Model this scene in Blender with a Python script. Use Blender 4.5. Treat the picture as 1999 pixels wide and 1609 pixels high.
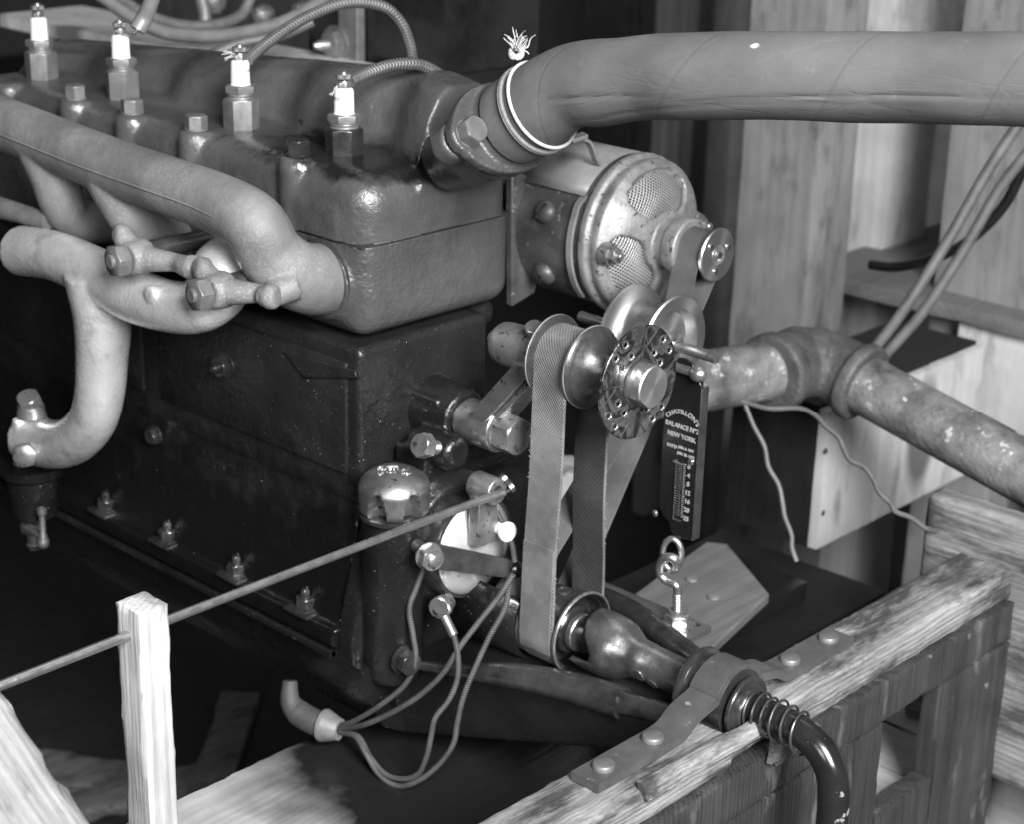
import bpy, bmesh, math, random
from mathutils import Vector, Matrix, noise
random.seed(7)
scene = bpy.context.scene
for o in list(bpy.data.objects):
    bpy.data.objects.remove(o)

# ------------------------------------------------------------------ camera
W_, H_ = 1999.0, 1609.0
CX, CY = W_/2, H_/2
F_ = 3598.35
RX = Vector((0.72650772, 0.68676955, 0.02311078))     # camera right, in the engine's axes
RD = Vector((0.25599229, -0.23928688, -0.93659476))   # camera down
RF = Vector((-0.63769466, 0.6863595, -0.34965148))    # camera forward
CAM = Vector((1.13132563, -1.02308608, 0.5043732))
cd = bpy.data.cameras.new('camera'); cam = bpy.data.objects.new('camera', cd)
scene.collection.objects.link(cam)
m = Matrix.Identity(4)
for i in range(3):
    m[i][0] = RX[i]; m[i][1] = -RD[i]; m[i][2] = -RF[i]; m[i][3] = CAM[i]
cam.matrix_world = m
cd.sensor_width = 36; cd.lens = F_/W_*36; cd.clip_start = .05; cd.clip_end = 60
cd.dof.use_dof = True; cd.dof.focus_distance = 1.46; cd.dof.aperture_fstop = 8.0
scene.camera = cam

# ------------------------------------------------------------------ light
w = bpy.data.worlds.new('World'); scene.world = w; w.use_nodes = True
bg = w.node_tree.nodes['Background']
bg.inputs[0].default_value = (1, 1, 1, 1); bg.inputs[1].default_value = .02
def area(name, loc, target, sx, sy, power):
    l = bpy.data.lights.new(name, 'AREA'); l.shape = 'RECTANGLE'; l.size = sx; l.size_y = sy; l.energy = power
    o = bpy.data.objects.new(name, l); scene.collection.objects.link(o)
    o.location = loc
    o.rotation_euler = (Vector(target)-Vector(loc)).to_track_quat('-Z', 'Y').to_euler()
area('workshop_window_light', (2.35, -1.05, 1.45), (0, .1, -.05), 1.0, 1.5, 305)
area('rear_window_light', (1.45, -2.5, 1.05), (-.1, .05, 0), .65, .8, 34)
area('top_fill_lamp', (-.2, 1.0, 3.2), (0, .3, 0), 2.0, 1.2, 12)  # soft fill added from above, not a real skylight
vs = scene.view_settings
vs.view_transform = 'Standard'; vs.look = 'None'; vs.exposure = 0; vs.gamma = 1; vs.use_curve_mapping = False
scene.render.engine = 'CYCLES'

# ------------------------------------------------------------------ helpers
def P(px, py, x=None, y=None, z=None, d=None):
    """a point of the place: where the sight line through a photograph pixel meets a plane of the engine's axes"""
    r = (RX*(px-CX) + RD*(py-CY) + RF*F_)/F_
    if d is not None: return CAM + r*d
    for k, v in enumerate((x, y, z)):
        if v is not None: return CAM + r*((v-CAM[k])/r[k])
V = Vector
def frame(d):
    d = V(d).normalized()
    a = V((0, 0, 1)) if abs(d.z) < .9 else V((1, 0, 0))
    u = a.cross(d).normalized(); v = d.cross(u)
    return d, u, v
def crom(pts, n=8, closed=False):
    pts = [V(p) for p in pts]; out = []
    N = len(pts)
    for i in range(N if closed else N-1):
        if closed: p0, p1, p2, p3 = pts[i-1], pts[i], pts[(i+1) % N], pts[(i+2) % N]
        else:
            p1, p2 = pts[i], pts[i+1]
            p0 = pts[i-1] if i else p1*2-p2
            p3 = pts[i+2] if i+2 < N else p2*2-p1
        for k in range(n):
            t = k/n
            out.append(.5*((2*p1)+(p2-p0)*t+(2*p0-5*p1+4*p2-p3)*t*t+(3*p1-p0-3*p2+p3)*t*t*t))
    if not closed: out.append(pts[-1])
    return out
def lerp(a, b, t): return a+(b-a)*t

class MB:
    def __init__(s): s.v = []; s.f = []; s.uv = {}
    def add(s, vs, fs, uvs=None):
        o = len(s.v); s.v += [V(p) for p in vs]
        for k, f in enumerate(fs):
            if uvs: s.uv[len(s.f)] = uvs[k]
            s.f.append(tuple(i+o for i in f))
        return s
    def box(s, lo, hi, rot=None, about=None):
        lo, hi = V(lo), V(hi)
        vs = [V((x, y, z)) for x in (lo.x, hi.x) for y in (lo.y, hi.y) for z in (lo.z, hi.z)]
        if rot:
            c = V(about) if about is not None else (lo+hi)/2
            vs = [rot @ (p-c)+c for p in vs]
        return s.add(vs, [(0, 1, 3, 2), (4, 6, 7, 5), (0, 4, 5, 1), (2, 3, 7, 6), (0, 2, 6, 4), (1, 5, 7, 3)])
    def rbox(s, lo, hi, r, seg=4, edges='all'):
        bm = bmesh.new(); lo, hi = V(lo), V(hi)
        bmesh.ops.create_cube(bm, size=1)
        for q in bm.verts: q.co = V([(lo[i]+hi[i])/2+q.co[i]*(hi[i]-lo[i]) for i in range(3)])
        es = list(bm.edges)
        if edges != 'all':
            k = 'xyz'.index(edges)
            es = [e for e in es if abs((e.verts[0].co-e.verts[1].co).normalized()[k]) > .9]
        bmesh.ops.bevel(bm, geom=es, offset=r, segments=seg, affect='EDGES', profile=.5)
        bm.verts.index_update()
        s.add([q.co.copy() for q in bm.verts], [[q.index for q in f.verts] for f in bm.faces]); bm.free()
        return s
    def lathe(s, o, d, prof, n=32, rf=None, rot0=0, closed=False):
        d, u, v = frame(d); o = V(o); vs = []; fs = []; uvs = []
        L = len(prof)
        for t, r in prof:
            for k in range(n):
                a = rot0+2*math.pi*k/n
                rr = rf(t, a, r) if rf else r
                vs.append(o+d*t+(u*math.cos(a)+v*math.sin(a))*rr)
        for i in range(L-1 if not closed else L):
            j = (i+1) % L
            for k in range(n):
                l = (k+1) % n
                fs.append((i*n+k, i*n+l, j*n+l, j*n+k))
                uvs.append([(k/n, prof[i][0]), ((k+1)/n, prof[i][0]), ((k+1)/n, prof[j][0]), (k/n, prof[j][0])])
        s.add(vs, fs, uvs)
        if not closed:
            o0 = len(s.v)-len(vs)
            if prof[0][1] > 1e-6: s.f.append(tuple(o0+k for k in range(n))[::-1])
            if prof[-1][1] > 1e-6: s.f.append(tuple(o0+(L-1)*n+k for k in range(n)))
        return s
    def cyl(s, a, b, r0, r1=None, n=24, ch=0):
        a, b = V(a), V(b); L = (b-a).length; r1 = r0 if r1 is None else r1
        pr = [(0, r0-ch), (ch, r0), (L-ch, r1), (L, r1-ch)] if ch else [(0, r0), (L, r1)]
        return s.lathe(a, b-a, pr, n)
    def hexa(s, a, d, r, h, rot=0, both=False, ch=.14):
        """a hexagon nut or bolt head standing on a; r = across corners / 2, rounded crown"""
        n = 24; c = math.cos(math.pi/6)
        def rf(t, ang, rr):
            q = (ang-rot) % (math.pi/3)-math.pi/6
            hx = r*c/math.cos(q)
            return min(hx, rr)
        pr = [(0, r*.93 if both else r*2)] + ([(h*ch, r*2)] if both else []) + [(h*(1-ch*.9), r*2), (h*(1-ch*.45), r*.965), (h, r*.86)]
        return s.lathe(a, d, pr, n, rf, rot)
    def tube(s, path, r, n=12, cap=True, flat=None, twist=0):
        path = [V(p) for p in path]; N = len(path)
        rr = r if isinstance(r, (list, tuple)) else [r]*N
        if len(rr) != N: rr = [rr[min(len(rr)-1, int(i*(len(rr)-1)/(N-1)))] + (rr[min(len(rr)-1, int(i*(len(rr)-1)/(N-1))+1)]-rr[min(len(rr)-1, int(i*(len(rr)-1)/(N-1)))])*((i*(len(rr)-1)/(N-1)) % 1) for i in range(N)]
        t0 = (path[1]-path[0]).normalized(); _, u, v = frame(t0)
        vs = []; fs = []; uvs = []; acc = 0; al = []
        for i in range(N):
            t = (path[min(i+1, N-1)]-path[max(i-1, 0)]).normalized()
            u = (u-t*u.dot(t)).normalized(); v = t.cross(u)
            if i: acc += (path[i]-path[i-1]).length
            al.append(acc)
            for k in range(n):
                a = 2*math.pi*k/n+twist*acc
                vs.append(path[i]+(u*math.cos(a)+v*math.sin(a)*(flat or 1))*rr[i])
        for i in range(N-1):
            for k in range(n):
                l = (k+1) % n
                fs.append((i*n+k, i*n+l, (i+1)*n+l, (i+1)*n+k))
                uvs.append([(k/n, al[i]), ((k+1)/n, al[i]), ((k+1)/n, al[i+1]), (k/n, al[i+1])])
        o0 = len(s.v); s.add(vs, fs, uvs)
        if cap:
            s.f.append(tuple(o0+k for k in range(n))[::-1]); s.f.append(tuple(o0+(N-1)*n+k for k in range(n)))
        return s
    def prism(s, poly, o, e1, e2, h):
        """outline poly (a,b) in the plane o,e1,e2, thickened by vector h"""
        o, e1, e2, h = V(o), V(e1), V(e2), V(h); n = len(poly)
        b = [o+e1*a+e2*c for a, c in poly]
        vs = b+[p+h for p in b]
        fs = [tuple(range(n))[::-1], tuple(range(n, 2*n))]+[(i, (i+1) % n, n+(i+1) % n, n+i) for i in range(n)]
        return s.add(vs, fs)
    def ribbon(s, pts, wdir, w0, th, closed=True):
        """flat belt: pts run along its middle line, wdir across, th thick"""
        N = len(pts); wdir = V(wdir); vs = []; fs = []; uvs = []; acc = [0]
        for i in range(N):
            p = V(pts[i]); t = (V(pts[(i+1) % N])-V(pts[i-1])).normalized() if closed else (V(pts[min(i+1, N-1)])-V(pts[max(i-1, 0)])).normalized()
            nn = t.cross(wdir).normalized()
            for a, b in ((-.5, -.5), (.5, -.5), (.5, .5), (-.5, .5)):
                vs.append(p+wdir*(a*w0)+nn*(b*th))
            acc.append(acc[-1]+(V(pts[(i+1) % N])-p).length)
        for i in range(N if closed else N-1):
            j = (i+1) % N
            for k in range(4):
                l = (k+1) % 4
                fs.append((i*4+k, i*4+l, j*4+l, j*4+k))
                ua, ub = ((0, w0), (w0, w0+th), (w0, 0), (0, -th))[k]
                uvs.append([(ua, acc[i]), (ub, acc[i]), (ub, acc[i+1]), (ua, acc[i+1])])
        if not closed: fs += [(3, 2, 1, 0), tuple(N*4-4+k for k in range(4))]; uvs += [[(0, 0)]*4]*2
        return s.add(vs, fs, uvs)
    def rough(s, lo, hi, div, amp, fr=30, edge=0, seed=0):
        """sawn timber: a box of fine quads whose faces and edges are worn uneven"""
        lo, hi = V(lo), V(hi); nx, ny, nz = div; idx = {}; vs = []; fs = []
        def vert(i, j, k):
            if (i, j, k) in idx: return idx[i, j, k]
            p = V((lerp(lo.x, hi.x, i/nx), lerp(lo.y, hi.y, j/ny), lerp(lo.z, hi.z, k/nz)))
            on = [(0 if a in (0, b) else 1) for a, b in ((i, nx), (j, ny), (k, nz))]
            q = p*fr+V((seed, seed*1.7, 0))
            dv = noise.noise_vector(q)*amp+noise.noise_vector(q*4)*amp*.4
            for c in range(3):
                if on[c]: dv[c] = 0
            if edge and on.count(0) >= 2:
                e = edge*(.35+1.3*abs(noise.noise(q*.7))+.5*abs(noise.noise(q*3)))
                for c, (a, b) in enumerate(((i, nx), (j, ny), (k, nz))):
                    if a == 0: dv[c] += e
                    elif a == b: dv[c] -= e
            idx[i, j, k] = len(vs); vs.append(p+dv); return idx[i, j, k]
        for i in range(nx):
            for j in range(ny):
                fs.append((vert(i, j, 0), vert(i, j+1, 0), vert(i+1, j+1, 0), vert(i+1, j, 0)))
                fs.append((vert(i, j, nz), vert(i+1, j, nz), vert(i+1, j+1, nz), vert(i, j+1, nz)))
        for i in range(nx):
            for k in range(nz):
                fs.append((vert(i, 0, k), vert(i+1, 0, k), vert(i+1, 0, k+1), vert(i, 0, k+1)))
                fs.append((vert(i, ny, k), vert(i, ny, k+1), vert(i+1, ny, k+1), vert(i+1, ny, k)))
        for j in range(ny):
            for k in range(nz):
                fs.append((vert(0, j, k), vert(0, j, k+1), vert(0, j+1, k+1), vert(0, j+1, k)))
                fs.append((vert(nx, j, k), vert(nx, j+1, k), vert(nx, j+1, k+1), vert(nx, j, k+1)))
        return s.add(vs, fs)
    def rot(s, o, M, start=0):
        o = V(o)
        for i in range(start, len(s.v)): s.v[i] = M @ (s.v[i]-o)+o
        return s
    def mesh(s, name, org=V((0, 0, 0))):
        me = bpy.data.meshes.new(name)
        me.from_pydata([p-org for p in s.v], [], s.f)
        if s.uv:
            ul = me.uv_layers.new(name='UVMap')
            for pi, uvs in s.uv.items():
                pol = me.polygons[pi]
                for li, c in zip(pol.loop_indices, uvs): ul.data[li].uv = c
        bm = bmesh.new(); bm.from_mesh(me); bmesh.ops.recalc_face_normals(bm, faces=bm.faces); bm.to_mesh(me); bm.free()
        return me

def finish(me, ang=38):
    me.polygons.foreach_set('use_smooth', [True]*len(me.polygons))
    me.set_sharp_from_angle(angle=math.radians(ang)); me.update()
def thing(name, loc, label, cat, group=None):
    o = bpy.data.objects.new(name, None); scene.collection.objects.link(o)
    o.location = loc; o.empty_display_size = .02
    o['label'] = label; o['category'] = cat
    if group: o['group'] = group
    o['_org'] = list(loc); return o
def org_of(p): return V(p['_org']) if p is not None and '_org' in p.keys() else V((0, 0, 0))
def tag(o, label, cat, group=None):
    o['label'] = label; o['category'] = cat
    if group: o['group'] = group
    return o
def build(mb, name, mt, parent=None, ang=38, bevel=0, seg=2, label=None, cat=None, group=None, kind=None, org=None, sub=0):
    if parent is not None: org = org_of(parent)
    elif org is None:
        xs = [p.x for p in mb.v]; ys = [p.y for p in mb.v]; zs = [p.z for p in mb.v]
        org = V(((min(xs)+max(xs))/2, (min(ys)+max(ys))/2, min(zs)))
    org = V(org)
    me = mb.mesh(name, org); finish(me, ang); me.materials.append(mt)
    o = bpy.data.objects.new(name, me); scene.collection.objects.link(o)
    if parent is not None: o.parent = parent
    else: o.location = org
    o['_org'] = list(org)
    if bevel:
        b = o.modifiers.new('bevel', 'BEVEL'); b.width = bevel; b.segments = seg; b.limit_method = 'ANGLE'; b.angle_limit = math.radians(35)
        b.harden_normals = False
    if sub:
        q = o.modifiers.new('sub', 'SUBSURF'); q.levels = sub; q.render_levels = sub
    if label and cat: tag(o, label, cat, group)
    elif label: o['label'] = label
    if kind: o['kind'] = kind
    return o
def cast(mb, name, mt, parent=None, voxel=.003, it=8, fac=.5, **kw):
    """a casting: overlapping solids melted into one skin with filleted joints"""
    o = build(mb, name, mt, parent, **kw)
    r = o.modifiers.new('r', 'REMESH'); r.mode = 'VOXEL'; r.voxel_size = voxel
    q = o.modifiers.new('s', 'SMOOTH'); q.factor = fac; q.iterations = it
    dg = bpy.context.evaluated_depsgraph_get()
    me = bpy.data.meshes.new_from_object(o.evaluated_get(dg)); me.name = name
    o.modifiers.clear(); old = o.data; o.data = me; bpy.data.meshes.remove(old)
    me.polygons.foreach_set('use_smooth', [True]*len(me.polygons))
    if not me.materials: me.materials.append(mt)
    return o
def dup(o, loc, parent=None, rotz=0):
    c = o.copy(); scene.collection.objects.link(c); c.parent = parent
    c.location = loc
    return c
def at_origin(mb, name, mt, parent, loc, M=None, **kw):
    """a small piece modelled round its own origin and set at loc under its parent (mesh shared by its copies)"""
    o = build(mb, name, mt, None, org=V((0, 0, 0)), **kw)
    o.parent = parent; o.location = V(loc)-org_of(parent)
    if M is not None: o.rotation_euler = M.to_euler()
    o['_org'] = list(loc)
    return o
def again(o, loc, parent, M=None):
    c = o.copy(); scene.collection.objects.link(c); c.parent = parent
    c.location = V(loc)-org_of(parent)
    if M is not None: c.rotation_euler = M.to_euler()
    c['_org'] = list(loc)
    return c
def text_mb(body, size, depth, fn, spacing=1.0, offset=0):
    """lettering: the built-in font made into mesh, each point placed by fn(a, b, h)"""
    c = bpy.data.curves.new('t', 'FONT'); c.body = body; c.size = size; c.extrude = depth/2; c.align_x = 'CENTER'; c.space_character = spacing
    c.resolution_u = 3; c.offset = offset
    o = bpy.data.objects.new('t', c); scene.collection.objects.link(o)
    dg = bpy.context.evaluated_depsgraph_get()
    me = bpy.data.meshes.new_from_object(o.evaluated_get(dg))
    mb = MB(); mb.add([fn(q.co.x, q.co.y, q.co.z) for q in me.vertices], [tuple(f.vertices) for f in me.polygons])
    bpy.data.objects.remove(o); bpy.data.curves.remove(c); bpy.data.meshes.remove(me)
    return mb

# ------------------------------------------------------------------ materials
def g(v): return (v, v, v, 1)
class NT:
    def __init__(s, name):
        s.m = bpy.data.materials.new(name); s.m.use_nodes = True; s.t = s.m.node_tree; s.n = s.t.nodes; s.b = s.n['Principled BSDF']
        s.tc = s.n.new('ShaderNodeTexCoord')
    def new(s, k, **kw):
        q = s.n.new(k)
        for a, b in kw.items(): setattr(q, a, b)
        return q
    def link(s, a, b): s.t.links.new(a, b)
    def map(s, scale=(1, 1, 1), loc=(0, 0, 0), rot=(0, 0, 0), src='Object'):
        q = s.new('ShaderNodeMapping'); q.inputs['Scale'].default_value = scale; q.inputs['Location'].default_value = loc; q.inputs['Rotation'].default_value = rot
        s.link(s.tc.outputs[src], q.inputs[0]); return q.outputs[0]
    def noise(s, vec, scale, detail=5, rough=.55, dist=0):
        q = s.new('ShaderNodeTexNoise'); q.inputs['Scale'].default_value = scale; q.inputs['Detail'].default_value = detail
        q.inputs['Roughness'].default_value = rough; q.inputs['Distortion'].default_value = dist
        s.link(vec, q.inputs['Vector']); return q.outputs['Fac']
    def ramp(s, fac, stops, interp='LINEAR'):
        q = s.new('ShaderNodeValToRGB'); q.color_ramp.interpolation = interp; e = q.color_ramp.elements
        while len(e) < len(stops): e.new(.5)
        for k, (p, c) in enumerate(stops): e[k].position = p; e[k].color = g(c) if not isinstance(c, tuple) else c
        s.link(fac, q.inputs[0]); return q.outputs[0]
    def math(s, op, a, b=None, c=None):
        q = s.new('ShaderNodeMath', operation=op)
        for i, x in enumerate((a, b, c)):
            if x is None: continue
            if isinstance(x, (int, float)): q.inputs[i].default_value = x
            else: s.link(x, q.inputs[i])
        return q.outputs[0]
    def mix(s, fac, a, b, mode='MIX'):
        q = s.new('ShaderNodeMix', data_type='RGBA', blend_type=mode)
        for sock, x in ((0, fac), (6, a), (7, b)):
            if isinstance(x, (int, float)): q.inputs[sock].default_value = x if sock == 0 else g(x)
            else: s.link(x, q.inputs[sock])
        return q.outputs[2]
    def bump(s, h, strength=.5, dist=.001, prev=None):
        q = s.new('ShaderNodeBump'); q.inputs['Strength'].default_value = strength; q.inputs['Distance'].default_value = dist
        s.link(h, q.inputs['Height'])
        if prev: s.link(prev, q.inputs['Normal'])
        return q.outputs[0]
    def set(s, **kw):
        for k, x in kw.items():
            i = s.b.inputs[{'color': 'Base Color', 'rough': 'Roughness', 'metal': 'Metallic', 'normal': 'Normal', 'coat': 'Coat Weight', 'crough': 'Coat Roughness', 'spec': 'Specular IOR Level', 'sheen': 'Sheen Weight'}[k]]
            if isinstance(x, (int, float)): i.default_value = g(x) if k == 'color' else x
            else: s.link(x, i)
        return s.m
def simple(name, c1, c2, rough=(.4, .55), metal=0, ns=40, bs=260, bst=.3, bd=.0008, stretch=(1, 1, 1), specks=None, coat=0, spec=.5):
    t = NT(name); v = t.map(stretch)
    n1 = t.noise(v, ns, 6, .6)
    col = t.ramp(n1, [(.3, c1), (.7, c2)])
    n2 = t.noise(t.map(stretch, (3, 1, 2)), ns*2.3, 4)
    rg = t.ramp(n2, [(.3, rough[0]), (.7, rough[1])])
    if specks:
        sc, th, cc = specks
        n3 = t.noise(t.map((1, 1, 1), (9, 4, 1)), sc, 3, .7)
        mk = t.ramp(n3, [(th, 0.0), (th+.05, 1.0)])
        col = t.mix(mk, col, cc)
    h = t.noise(v, bs, 5, .6)
    return t.set(color=col, rough=rg, metal=metal, normal=t.bump(h, bst, bd), coat=coat, crough=.15, spec=spec)
M = {}
def casting(name, c1, c2, rough, bst, bs=230, lump=45, stain=None, drops=0, metal=.0, coat=0, dust=None, glint=None, grime=None):
    t = NT(name); v = t.map()
    n1 = t.noise(v, 14, 7, .62)
    col = t.ramp(n1, [(.3, c1), (.7, c2)])
    n2 = t.noise(t.map((1, 1, 1), (5, 2, 7)), 16, 6, .65)
    rg = t.ramp(n2, [(.3, rough[0]), (.7, rough[1])])
    h = t.math('MULTIPLY', t.noise(v, bs, 4, .6), t.ramp(t.noise(t.map((1, 1, 1), (7, 7, 2)), 11, 3), [(.38, .25), (.62, 1.)])); nb = t.bump(h, bst, .0024)
    h2 = t.noise(t.map((1, 1, 1), (2, 8, 1)), lump, 3, .5); nb = t.bump(h2, bst*.8, .0050, nb)
    if dust:      # pale dust caught in the skin
        n5 = t.noise(t.map((1, 1, 1), (1, 1, 9)), 420, 3, .8)
        n6 = t.noise(t.map((1, 1, 1), (5, 8, 1)), 9, 4, .6)
        col = t.mix(t.math('MULTIPLY', t.math('MULTIPLY', t.ramp(n5, [(.54, 0.), (.68, 1.)]), t.ramp(n6, [(.42, .1), (.62, 1.)])), dust[1]), col, dust[0])
        col = t.mix(t.math('MULTIPLY', t.ramp(n6, [(.35, 1.), (.5, 0.)]), .35), col, c1*.55)
    if grime:     # dark handling stains rubbed into the skin
        n9 = t.noise(t.map((1, 1, 1), (4, 9, 6)), 26, 7, .7)
        col = t.mix(t.math('MULTIPLY', t.ramp(n9, [(.54, 0.), (.70, 1.)]), .45), col, grime)
    if glint:     # sparse pale specks: oil glints painted into the colour, among dust and grit
        n7 = t.noise(t.map((1, 1, 1), (8, 5, 3)), 420, 2, .6); n8 = t.noise(t.map((1, 1, 1), (2, 5, 1)), 18, 4, .6)
        mk = t.math('MULTIPLY', t.ramp(n7, [(.70, 0.), (.74, 1.)]), t.ramp(n8, [(.45, 0.), (.6, 1.)]))
        col = t.mix(mk, col, glint)
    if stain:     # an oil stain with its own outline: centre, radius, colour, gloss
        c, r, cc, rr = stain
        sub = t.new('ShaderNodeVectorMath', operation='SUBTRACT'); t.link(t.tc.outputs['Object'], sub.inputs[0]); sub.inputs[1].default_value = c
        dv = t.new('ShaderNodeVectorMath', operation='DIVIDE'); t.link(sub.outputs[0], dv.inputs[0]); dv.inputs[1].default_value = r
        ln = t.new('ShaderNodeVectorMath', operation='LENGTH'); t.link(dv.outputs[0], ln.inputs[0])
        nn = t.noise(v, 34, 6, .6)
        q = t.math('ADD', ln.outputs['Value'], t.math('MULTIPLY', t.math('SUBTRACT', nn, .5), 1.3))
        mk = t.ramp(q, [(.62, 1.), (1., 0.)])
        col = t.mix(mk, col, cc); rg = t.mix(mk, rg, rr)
    if drops:     # beads of oil standing on the surface
        vo = t.new('ShaderNodeTexVoronoi'); vo.inputs['Scale'].default_value = drops; t.link(v, vo.inputs['Vector'])
        size = t.noise(t.map((1, 1, 1), (4, 4, 4)), 30, 3)
        th = t.math('MULTIPLY', t.ramp(size, [(.48, 0.), (.66, 1.)]), .26)
        hh = t.math('MAXIMUM', t.math('SUBTRACT', th, vo.outputs['Distance']), 0)
        nb = t.bump(hh, 1., .006, nb)
        wet = t.math('GREATER_THAN', hh, .001)
        rg = t.mix(wet, rg, .06)
    M[name] = t.set(color=col, rough=rg, metal=metal, normal=nb, coat=coat, crough=.12)
casting('head_iron', .036, .072, (.20, .42), .42, stain=((.225, -.035, .530), (.155, .066, .016), .010, .16))
casting('block_iron', .034, .062, (.20, .40), .68)
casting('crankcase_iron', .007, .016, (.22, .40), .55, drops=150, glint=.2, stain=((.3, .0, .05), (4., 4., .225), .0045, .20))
casting('oily_iron', .004, .009, (.20, .40), .40, drops=150, glint=.22)
casting('cover_iron', .005, .012, (.18, .38), .45, drops=180, glint=.2)
casting('pan_black', .003, .006, (.4, .6), .3)
casting('manifold_iron', .095, .17, (.45, .66), .42, bs=340, lump=40, dust=(.42, .5))
casting('aluminium_cast', .66, .84, (.20, .36), .34, bs=300, lump=40, metal=.68, grime=.14)
casting('boss_iron', .03, .07, (.3, .5), .6, bs=320)
M['steel'] = simple('steel', .30, .45, (.22, .38), .9, 50, 500, .12, .0004, specks=(120, .62, .08))
M['steel_dark'] = simple('steel_dark', .05, .11, (.25, .45), .7, 45, 400, .25, .0006)
M['steel_oily'] = simple('steel_oily', .035, .12, (.16, .34), .75, 38, 300, .25, .0006)
M['bolt_grey'] = simple('bolt_grey', .10, .17, (.4, .55), .4, 60, 400, .3, .0005)
M['bolt_oily'] = simple('bolt_oily', .018, .05, (.16, .32), .5, 60, 400, .3, .0005)
M['bolt_bright'] = simple('bolt_bright', .24, .38, (.28, .44), .8, 70, 420, .25, .0005, specks=(150, .6, .1))
M['nickel'] = simple('nickel', .55, .66, (.14, .3), .95, 60, 500, .1, .0003)
M['nickel_worn'] = simple('nickel_worn', .38, .52, (.22, .38), .9, 40, 400, .15, .0004, specks=(55, .655, .03))
M['cover_bright'] = simple('cover_bright', .62, .78, (.24, .36), .65, 40, 380, .15, .0004, specks=(260, .66, .08))
M['aluminium_end'] = simple('aluminium_end', .18, .38, (.42, .6), .5, 50, 320, .4, .0008, specks=(130, .60, .07))
M['black_enamel'] = simple('black_enamel', .006, .012, (.16, .3), 0, 40, 300, .06, .0004)
M['black_paint_worn'] = simple('black_paint_worn', .008, .016, (.12, .28), 0, 30, 90, .15, .001, specks=(70, .64, .22))
M['generator_case'] = simple('generator_case', .04, .11, (.26, .5), .25, 26, 260, .3, .0008, specks=(110, .63, .2))
M['generator_top'] = simple('generator_top', .16, .26, (.4, .55), .2, 30, 260, .3, .0006)
M['rubber_wire'] = simple('rubber_wire', .06, .11, (.4, .6), 0, 40, 400, .3, .0005)
M['dark_rim'] = simple('dark_rim', .03, .06, (.3, .45), .4, 60, 300, .2, .0004)
M['string'] = simple('string', .30, .42, (.7, .8), 0, 300, 1200, .8, .0006)
M['string_dark'] = simple('string_dark', .12, .2, (.7, .8), 0, 300, 1200, .8, .0006)
M['cardboard'] = simple('cardboard', .03, .06, (.6, .75), 0, 50, 500, .4, .0006)
M['ferrule'] = simple('ferrule', .13, .21, (.3, .5), .2, 60, 400, .2, .0004)
M['jaw_steel'] = simple('jaw_steel', .10, .34, (.2, .38), .85, 30, 240, .3, .0008)
M['cap_metal'] = simple('cap_metal', .20, .32, (.34, .46), .9, 34, 300, .2, .0005, specks=(60, .64, .03))
M['lead_print'] = simple('lead_print', .5, .62, (.35, .5), .6, 60, 400, .1, .0002)
M['ink'] = simple('ink', .01, .012, (.5, .6))
M['white_enamel'] = simple('white_enamel', .55, .65, (.25, .35), 0)
M['strap_iron'] = simple('strap_iron', .09, .16, (.3, .5), .6, 30, 260, .35, .0008, specks=(70, .66, .4))
M['rust_iron'] = simple('rust_iron', .03, .10, (.5, .7), .2, 24, 150, .8, .002)
M['gasket'] = simple('gasket', .012, .02, (.7, .8))
def porcelain():
    t = NT('porcelain'); n = t.noise(t.map(), 30, 4)
    sp = t.noise(t.map((1, 1, 1), (3, 3, 3)), 300, 2, .7)
    c = t.mix(t.math('MULTIPLY', t.ramp(sp, [(.70, 0.), (.74, 1.)]), .6), t.ramp(n, [(.3, .58), (.7, .68)]), .2)
    M['porcelain'] = t.set(color=c, rough=.16, coat=.4)
porcelain()
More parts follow.
